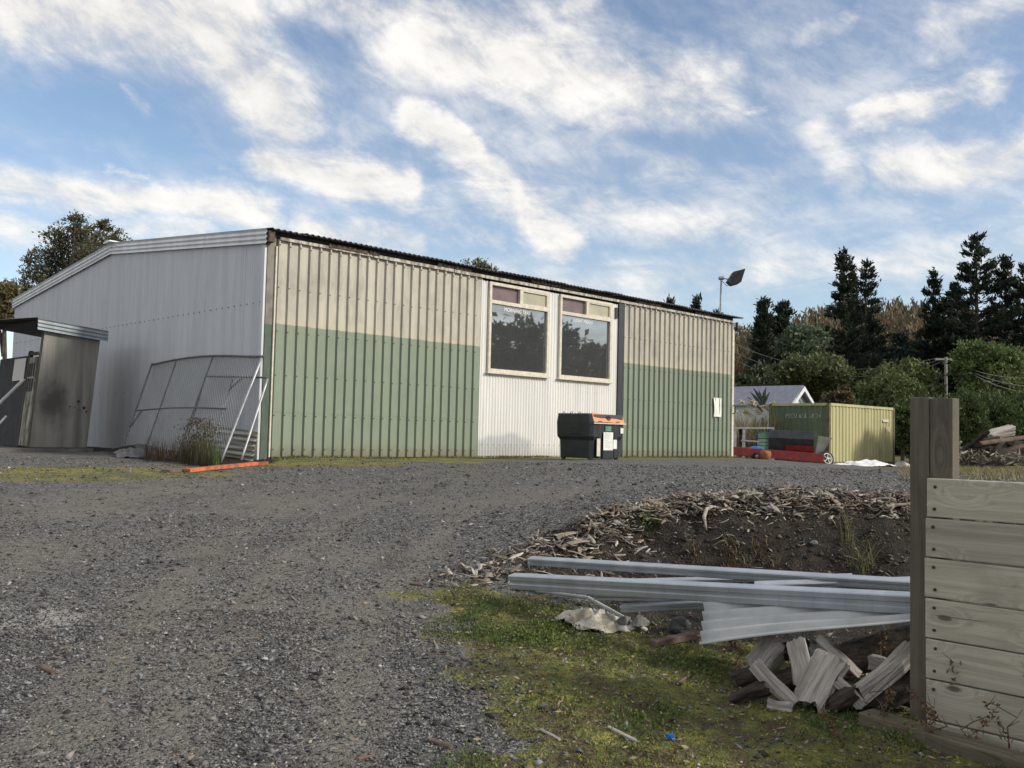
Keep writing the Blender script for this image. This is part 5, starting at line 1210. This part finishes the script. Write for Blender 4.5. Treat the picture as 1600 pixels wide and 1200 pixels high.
for k, (x1, y1, x2, y2, rd, mt, lab) in enumerate([(845,1143,875,1160,.008,'split','curved pale stick in the moss, left of two'),(951,1140,994,1162,.012,'split','grey driftwood stick in the moss, right of two'),(1102,1045,1125,1028,.010,'brown','short yellowish stick in the moss left of the firewood'),
    (672,1160,706,1173,.014,'brown','brown stick on the gravel near the bottom edge'),(560,1190,585,1183,.008,'brown','small stick at the bottom edge of the gravel'),(66,1046,84,1056,.016,'brown','short brown wood piece on gravel at the left'),(678,1003,684,1015,.006,'split','thin twig on the gravel near the moss'),(664,1022,696,1023,.006,'brown','thin brown twig lying level on the gravel'),(488,1017,502,1021,.008,'split','pale twig in the middle of the gravel'),(640,914,660,916,.012,'brown','brown chip on the gravel left of the chip spread'),(1060,1070,1078,1058,.008,'brown','small brown twig in the middle of the moss'),(740,905,830,895,.010,'bark','long thin dark stick at the edge of the wood chips')]):
    log('stick', on_ground(x1, y1, rd*.7), on_ground(x2, y2, rd*.7), rd, M[mt], lab, 300+k, .8, cat='stick', n=7, segs=5)
p_ = on_ground(1047, 1160); b = MB(); b.grid(lambda i, j: p_+RT*(.03*(i-.5)+.006*math.sin(j*7))+FW*(.03*(j-.5))+Vector((0, 0, .016+.014*math.sin(i*5+j*4))), 5, 5); o = b.build('plastic_scrap', M['blue']); o.modifiers.new('s', 'SOLIDIFY').thickness = .003; tag(o, 'tiny bright blue plastic scrap in the moss', 'plastic scrap')

# ------------------------------------------------------------------ wood chips
def chip_mesh(seed, ln, wd, th):
    g = random.Random(seed); n = 4; vs = []
    cv = g.uniform(-.5, .5)
    for j in range(n+1):
        t_ = j/n-.5; w_ = wd*(1-.55*(j in (0, n)))*g.uniform(.55, 1.2); z = cv*ln*(t_*t_)*.8+g.uniform(-.1, .1)*th; y = g.uniform(-.15, .15)*wd
        vs += [(t_*ln, y-w_, z), (t_*ln, y+w_, z+g.uniform(-.3, .3)*th), (t_*ln, y+w_*.8, z+th), (t_*ln, y-w_*.8, z+th)]
    fs = [(j*4+k, j*4+(k+1) % 4, j*4+4+(k+1) % 4, j*4+4+k) for j in range(n) for k in range(4)]+[(3, 2, 1, 0), (n*4, n*4+1, n*4+2, n*4+3)]
    return vs, fs
def chip_spot():
    u = random.random()
    if u < .78:
        r = random.uniform(.7, 5.6); f = fedge(r)+random.triangular(-.42, .20, .0)
    elif u < .96:
        t_ = random.random(); r = 1.3-1.75*t_+random.gauss(0, .17); f = 8.95-1.5*t_+random.gauss(0, .19)
    else:
        r = random.uniform(.2, 4); f = fedge(r)-random.uniform(.2, 1.2)
    return r, f
CC = [(.31, .27, .22), (.24, .20, .16), (.16, .125, .095), (.38, .35, .30), (.10, .085, .07), (.25, .23, .21)]
Vc = []; Fc = []; Kc = []
tmpl = [chip_mesh(k, 1, .075+.035*(k % 4), .045) for k in range(10)]
for k in range(5200):
    r, f = chip_spot(); p_ = P(r, f, gzz(r, f)+random.uniform(.004, .035)); vs, fs = tmpl[k % 10]; s_ = min(.18, .035+random.expovariate(32)); mx = Matrix.Rotation(random.uniform(0, 6.28), 3, 'Z') @ Matrix.Rotation(random.gauss(0, .35), 3, 'Y') @ Matrix.Rotation(random.gauss(0, .5), 3, 'X')
    k0 = len(Vc); c = random.choice(CC); q_ = random.uniform(.75, 1.2)
    Vc += [tuple(p_+mx @ (Vector(v)*s_)) for v in vs]; Fc += [tuple(i+k0 for i in t_) for t_ in fs]; Kc += [[x*q_ for x in c]]*len(vs)
tag(link('bark_mulch', np_mesh('bark_mulch', np.array(Vc), np.array(Fc), np.array(Kc)), M['chip']), 'small wood chips and bark spread along the soil bank edge', 'wood chips', kind='stuff')
chips = []
for k in range(8):
    vs, fs = chip_mesh(50+k, .13+.05*(k % 3), .013+.006*(k % 2), .008); me = bpy.data.meshes.new('wood_chip'); me.from_pydata(vs, [], fs); me.update()
    a = me.color_attributes.new('Col', 'FLOAT_COLOR', 'POINT'); c = CC[k % 4]
    for q_ in a.data: q_.color = (*[x*1.1 for x in c], 1)
    me.materials.append(M['chip']); chips.append(me)
for k in range(150):
    r, f = chip_spot(); o = bpy.data.objects.new('wood_chip', chips[k % 8]); C.objects.link(o)
    o.location = P(r, f, gzz(r, f)+.02); o.rotation_euler = (random.gauss(0, .25), random.gauss(0, .25), random.uniform(0, 6.28)); s_ = random.uniform(.75, 1.4); o.scale = (s_, s_*random.uniform(.8, 1.5), s_)
    tag(o, 'larger grey brown wood chip on the soil bank edge', 'wood chip', 'larger chips along the bank')
rp_ = [on_ground(1118, 797, .03), on_ground(1104, 806, .05), on_ground(1100, 818, .05), on_ground(1104, 834, .03)]; tag(MB().tube(rp_, [.008, .02, .018, .005], 6).build('root_piece', M['split'], None, True), 'pale twisted root piece hanging over the soil bank', 'root')
def clods(n):
    V = []; F = []; K = []
    tri = [(0,2,4),(2,1,4),(1,3,4),(3,0,4),(2,0,5),(1,2,5),(3,1,5),(0,3,5)]
    for k in range(n):
        r = random.uniform(.2, 5.2); f = fedge(r)-random.uniform(.1, 1.35); p_ = P(r, f, gzz(r, f)); s_ = min(.028, .006+random.expovariate(110)); k0 = len(V); c = random.choice([(.02, .016, .012), (.045, .036, .028), (.07, .06, .05), (.13, .12, .11)])
        V += [tuple(p_+Vector(q)*s_*random.uniform(.6, 1.3)) for q in ((1,0,0),(-1,0,0),(0,1,0),(0,-1,0),(0,0,.8),(0,0,-.5))]; F += [tuple(i+k0 for i in t_) for t_ in tri]; K += [c]*6
    return np_mesh('clods', np.array(V), np.array(F), np.array(K))
tag(link('soil_clods', clods(2600), M['stone']), 'crumbly dark soil and pebbles on the face of the bank', 'soil', kind='stuff')

# ------------------------------------------------------------------ moss and weeds near the camera
def moss_pts():
    f = math.sqrt(random.uniform(3.3**2, 7.4**2)); r = random.uniform(-.35, .60)*f
    mo = zones(r, f)[0]; q = noise.noise(Vector((r*2.1, f*2.1, 4)))
    return (r, f) if random.random() < mo*(.25+.9*max(0, .35+q)) else None
tag(link('moss', grass_zone(36000, .017, moss_pts, (.075, .09, .026), (.32, .31, .075), .0045, 1.1), M['leaf']), 'yellow green moss carpet in front of the firewood', 'moss', kind='stuff')
def weed_pts():
    f = math.sqrt(random.uniform(3.3**2, 7.6**2)); r = random.uniform(-.30, .60)*f
    mo = zones(r, f)[0]; q = noise.noise(Vector((r*1.4+5, f*1.4, 9)))
    return (r, f) if random.random() < mo*max(0, q*2.2-.15) else None
tag(link('low_grass', grass_zone(14000, .04, weed_pts, (.045, .075, .02), (.11, .16, .045), .0035, .9), M['leaf']), 'short bright green grass patches in the moss', 'grass', kind='stuff')
def clover(cx, cy, n, s): 
    p = on_ground(cx, cy); ct_ = []
    for k in range(n):
        x, y = p.x+random.gauss(0, s), p.y+random.gauss(0, s); ct_.append((x, y, ground_xy(x, y)+abs(random.gauss(0, .03))))
    return leaves(np.array(ct_), .02, .7, 1)
Vm, Fm, Km = [], [], []
for (cx, cy, n, s) in ((850, 985, 800, .12), (830, 1000, 500, .10), (905, 1010, 300, .10), (740, 940, 200, .14), (770, 990, 200, .14), (950, 1030, 250, .15), (1100, 1060, 250, .15), (1000, 1120, 200, .15), (880, 1100, 200, .15), (1290, 1140, 200, .08), (1420, 1150, 260, .07), (1440, 1160, 200, .06)):
    V, F = clover(cx, cy, n, s); Fm.append(F+sum(len(v) for v in Vm)); Vm.append(V); Km.append(np.repeat(lerpc((.05, .085, .02), (.16, .20, .05), n), 4, 0))
tag(link('ground_weeds', np_mesh('ground_weeds', np.concatenate(Vm), np.concatenate(Fm), np.concatenate(Km)), M['leaf']), 'bright green low weeds beside the crumpled white sheet', 'weeds', kind='stuff')
def litter():
    n = 2600; ct_ = []
    for k in range(n):
        while True:
            f = math.sqrt(random.uniform(3.3**2, 7**2)); r = random.uniform(-.5, .6)*f
            if random.random() < .12+zones(r, f)[0]*.9: break
        ct_.append(tuple(P(r, f, gzz(r, f)+.012)))
    a = np.zeros((n, 3)); V, F = leaves(np.array(ct_), rng.uniform(.012, .05, n), .3, axis=np.stack([rng.normal(size=n), rng.normal(size=n), np.zeros(n)], 1), spread=.15)
    return np_mesh('litter', V, F, np.repeat(lerpc((.09, .06, .035), (.34, .28, .19), n), 4, 0))
tag(link('leaf_litter', litter(), M['chip']), 'small dry leaves and bark flakes over moss and gravel', 'litter', kind='stuff')
def base_pts():
    x = random.uniform(.2, 16.2); y = -.06-abs(random.gauss(0, .35))
    return rf(x, y) if noise.noise(Vector((x*1.3, y*2, 3))) > -.1 else None
tag(link('base_weeds', grass_zone(5000, .07, base_pts, (.07, .075, .025), (.24, .22, .08), .008, .8), M['leaf']), 'thin weeds and moss along the foot of the shed cladding', 'weeds', kind='stuff')
tuft('grass_tuft', 'long bladed grass tuft growing from the bank near the post', on_ground(1345, 888), 60, .10, .32, .004, .9, (.07, .085, .03), (.20, .20, .09))
tuft('grass_tuft', 'dry upright grass tuft on the bank crest near the post', on_ground(1325, 850), 26, .06, .36, .003, .4, (.22, .20, .11), (.14, .14, .06))
tuft('weed_plant', 'small bright green weed on the bank top', on_ground(1018, 820), 60, .10, .10, .008, .9, (.05, .10, .02), (.12, .19, .05), 'weed')
for k, (px, py) in enumerate(((1135, 860), (1150, 880), (1080, 878), (1195, 872))):
    tuft('dead_fern', ('pale dead fern hanging on the middle of the bank', 'dead fern just below the middle of the bank', 'dead fern left on the bank above the back beam', 'dead fern right on the bank above the back beam')[k], on_ground(px, py), 60, .12, .14, .004, 1.4, (.22, .16, .09), (.12, .085, .05), 'fern')
# dead weeds standing by the board wall
def dead_weed(px, py, h, label, seed, group=None, leafn=40):
    h *= 1.25
    g = random.Random(seed); p_ = on_ground(px, py); o = empty('dead_weed', p_, label, 'weed', group)
    pts = [p_+Vector((.02*g.uniform(-1, 1)*k, .02*g.uniform(-1, 1)*k, h*k/5)) for k in range(6)]; st = MB(); st.tube(pts, [.005, .0045, .004, .0035, .003, .002], 5)
    for k in range(4): q = pts[2+k % 4]; st.tube([q, q+Vector((g.uniform(-.05, .05), g.uniform(-.05, .05), g.uniform(.02, .06)))], .0015, 4)
    st.build('stem', M['stem'], o)
    ct_ = [tuple(pts[-1].lerp(pts[2], g.random()**1.3)+Vector((g.gauss(0, .016), g.gauss(0, .016), 0))) for k in range(leafn)]
    V, F = leaves(np.array(ct_), .03, .4); link('leaves', np_mesh('leaves', V, F, np.repeat(lerpc((.09, .05, .03), (.22, .14, .085), leafn), 4, 0)), M['leaf'], o)
for k, (px, py, h, lab) in enumerate([(1490,1148,.30,'tallest dead brown weed with a bushy head before the wall'),(1560,1165,.26,'thin bent dead weed before the lowest board'),(1530,1145,.20,'dead weed between the tallest and the bent one'),(1445,1152,.17,'dead weed at the post foot'),(1378,1142,.16,'dead weed standing at the left sleeper end'),(1460,1170,.15,'dead weed in front of the sleeper middle'),(1510,1180,.14,'dead weed in front of the sleeper right of the middle'),(1575,1195,.2,'leaning dead weed at the lower right corner'),(1370,1090,.28,'thin tall dead stalk crossing the leaning split log'),(1316,1170,.12,'small dead weed left of the sleeper'),(1150,1040,.14,'small dead weed at the left of the firewood heap'),(1145,1015,.16,'reddish dead weed at the lower left corner of the corrugated sheet')]):
    dead_weed(px, py, h, lab, 500+k)
# weeds by the fence panels
def dry_bush(name, label, pxs, hs_, n, c1, c2, dist=None):
    pts = []
    for k in range(n):
        px = random.uniform(*pxs); q = at(px, 712, 17.2+ (300-px)*.018+random.uniform(-.35, .35)); q.z = ground_xy(q.x, q.y); pts.append((q, random.uniform(*hs_)))
    return tag(link(name, blades(pts, 1, .006, .35, c1, c2), M['leaf']), label, 'weeds')
dry_bush('dry_bush', 'tall dark dry weed clump growing through the fence panels', (285, 330), (.25, .72), 420, (.045, .04, .022), (.12, .10, .06))
dry_bush('dry_bush', 'lower reddish dry weeds left of the tall clump at the gable foot', (225, 290), (.15, .55), 320, (.07, .045, .03), (.16, .12, .07))
dry_bush('green_weeds', 'green grassy weeds right of the tall dry clump', (325, 345), (.25, .6), 160, (.04, .065, .02), (.10, .13, .05))
V, F = leaves(np.array([tuple(at(random.gauss(308, 9), 712, 17.1)+Vector((random.gauss(0, .1), random.gauss(0, .15), random.uniform(.1, .7)))) for k in range(500)]), .07, .35); tag(link('dry_bush', np_mesh('dry_bush', V, F, np.repeat(lerpc((.05, .045, .025), (.13, .105, .06), 500), 4, 0)), M['leaf']), 'twiggy leafy dry weed heads above the tall clump', 'weeds')
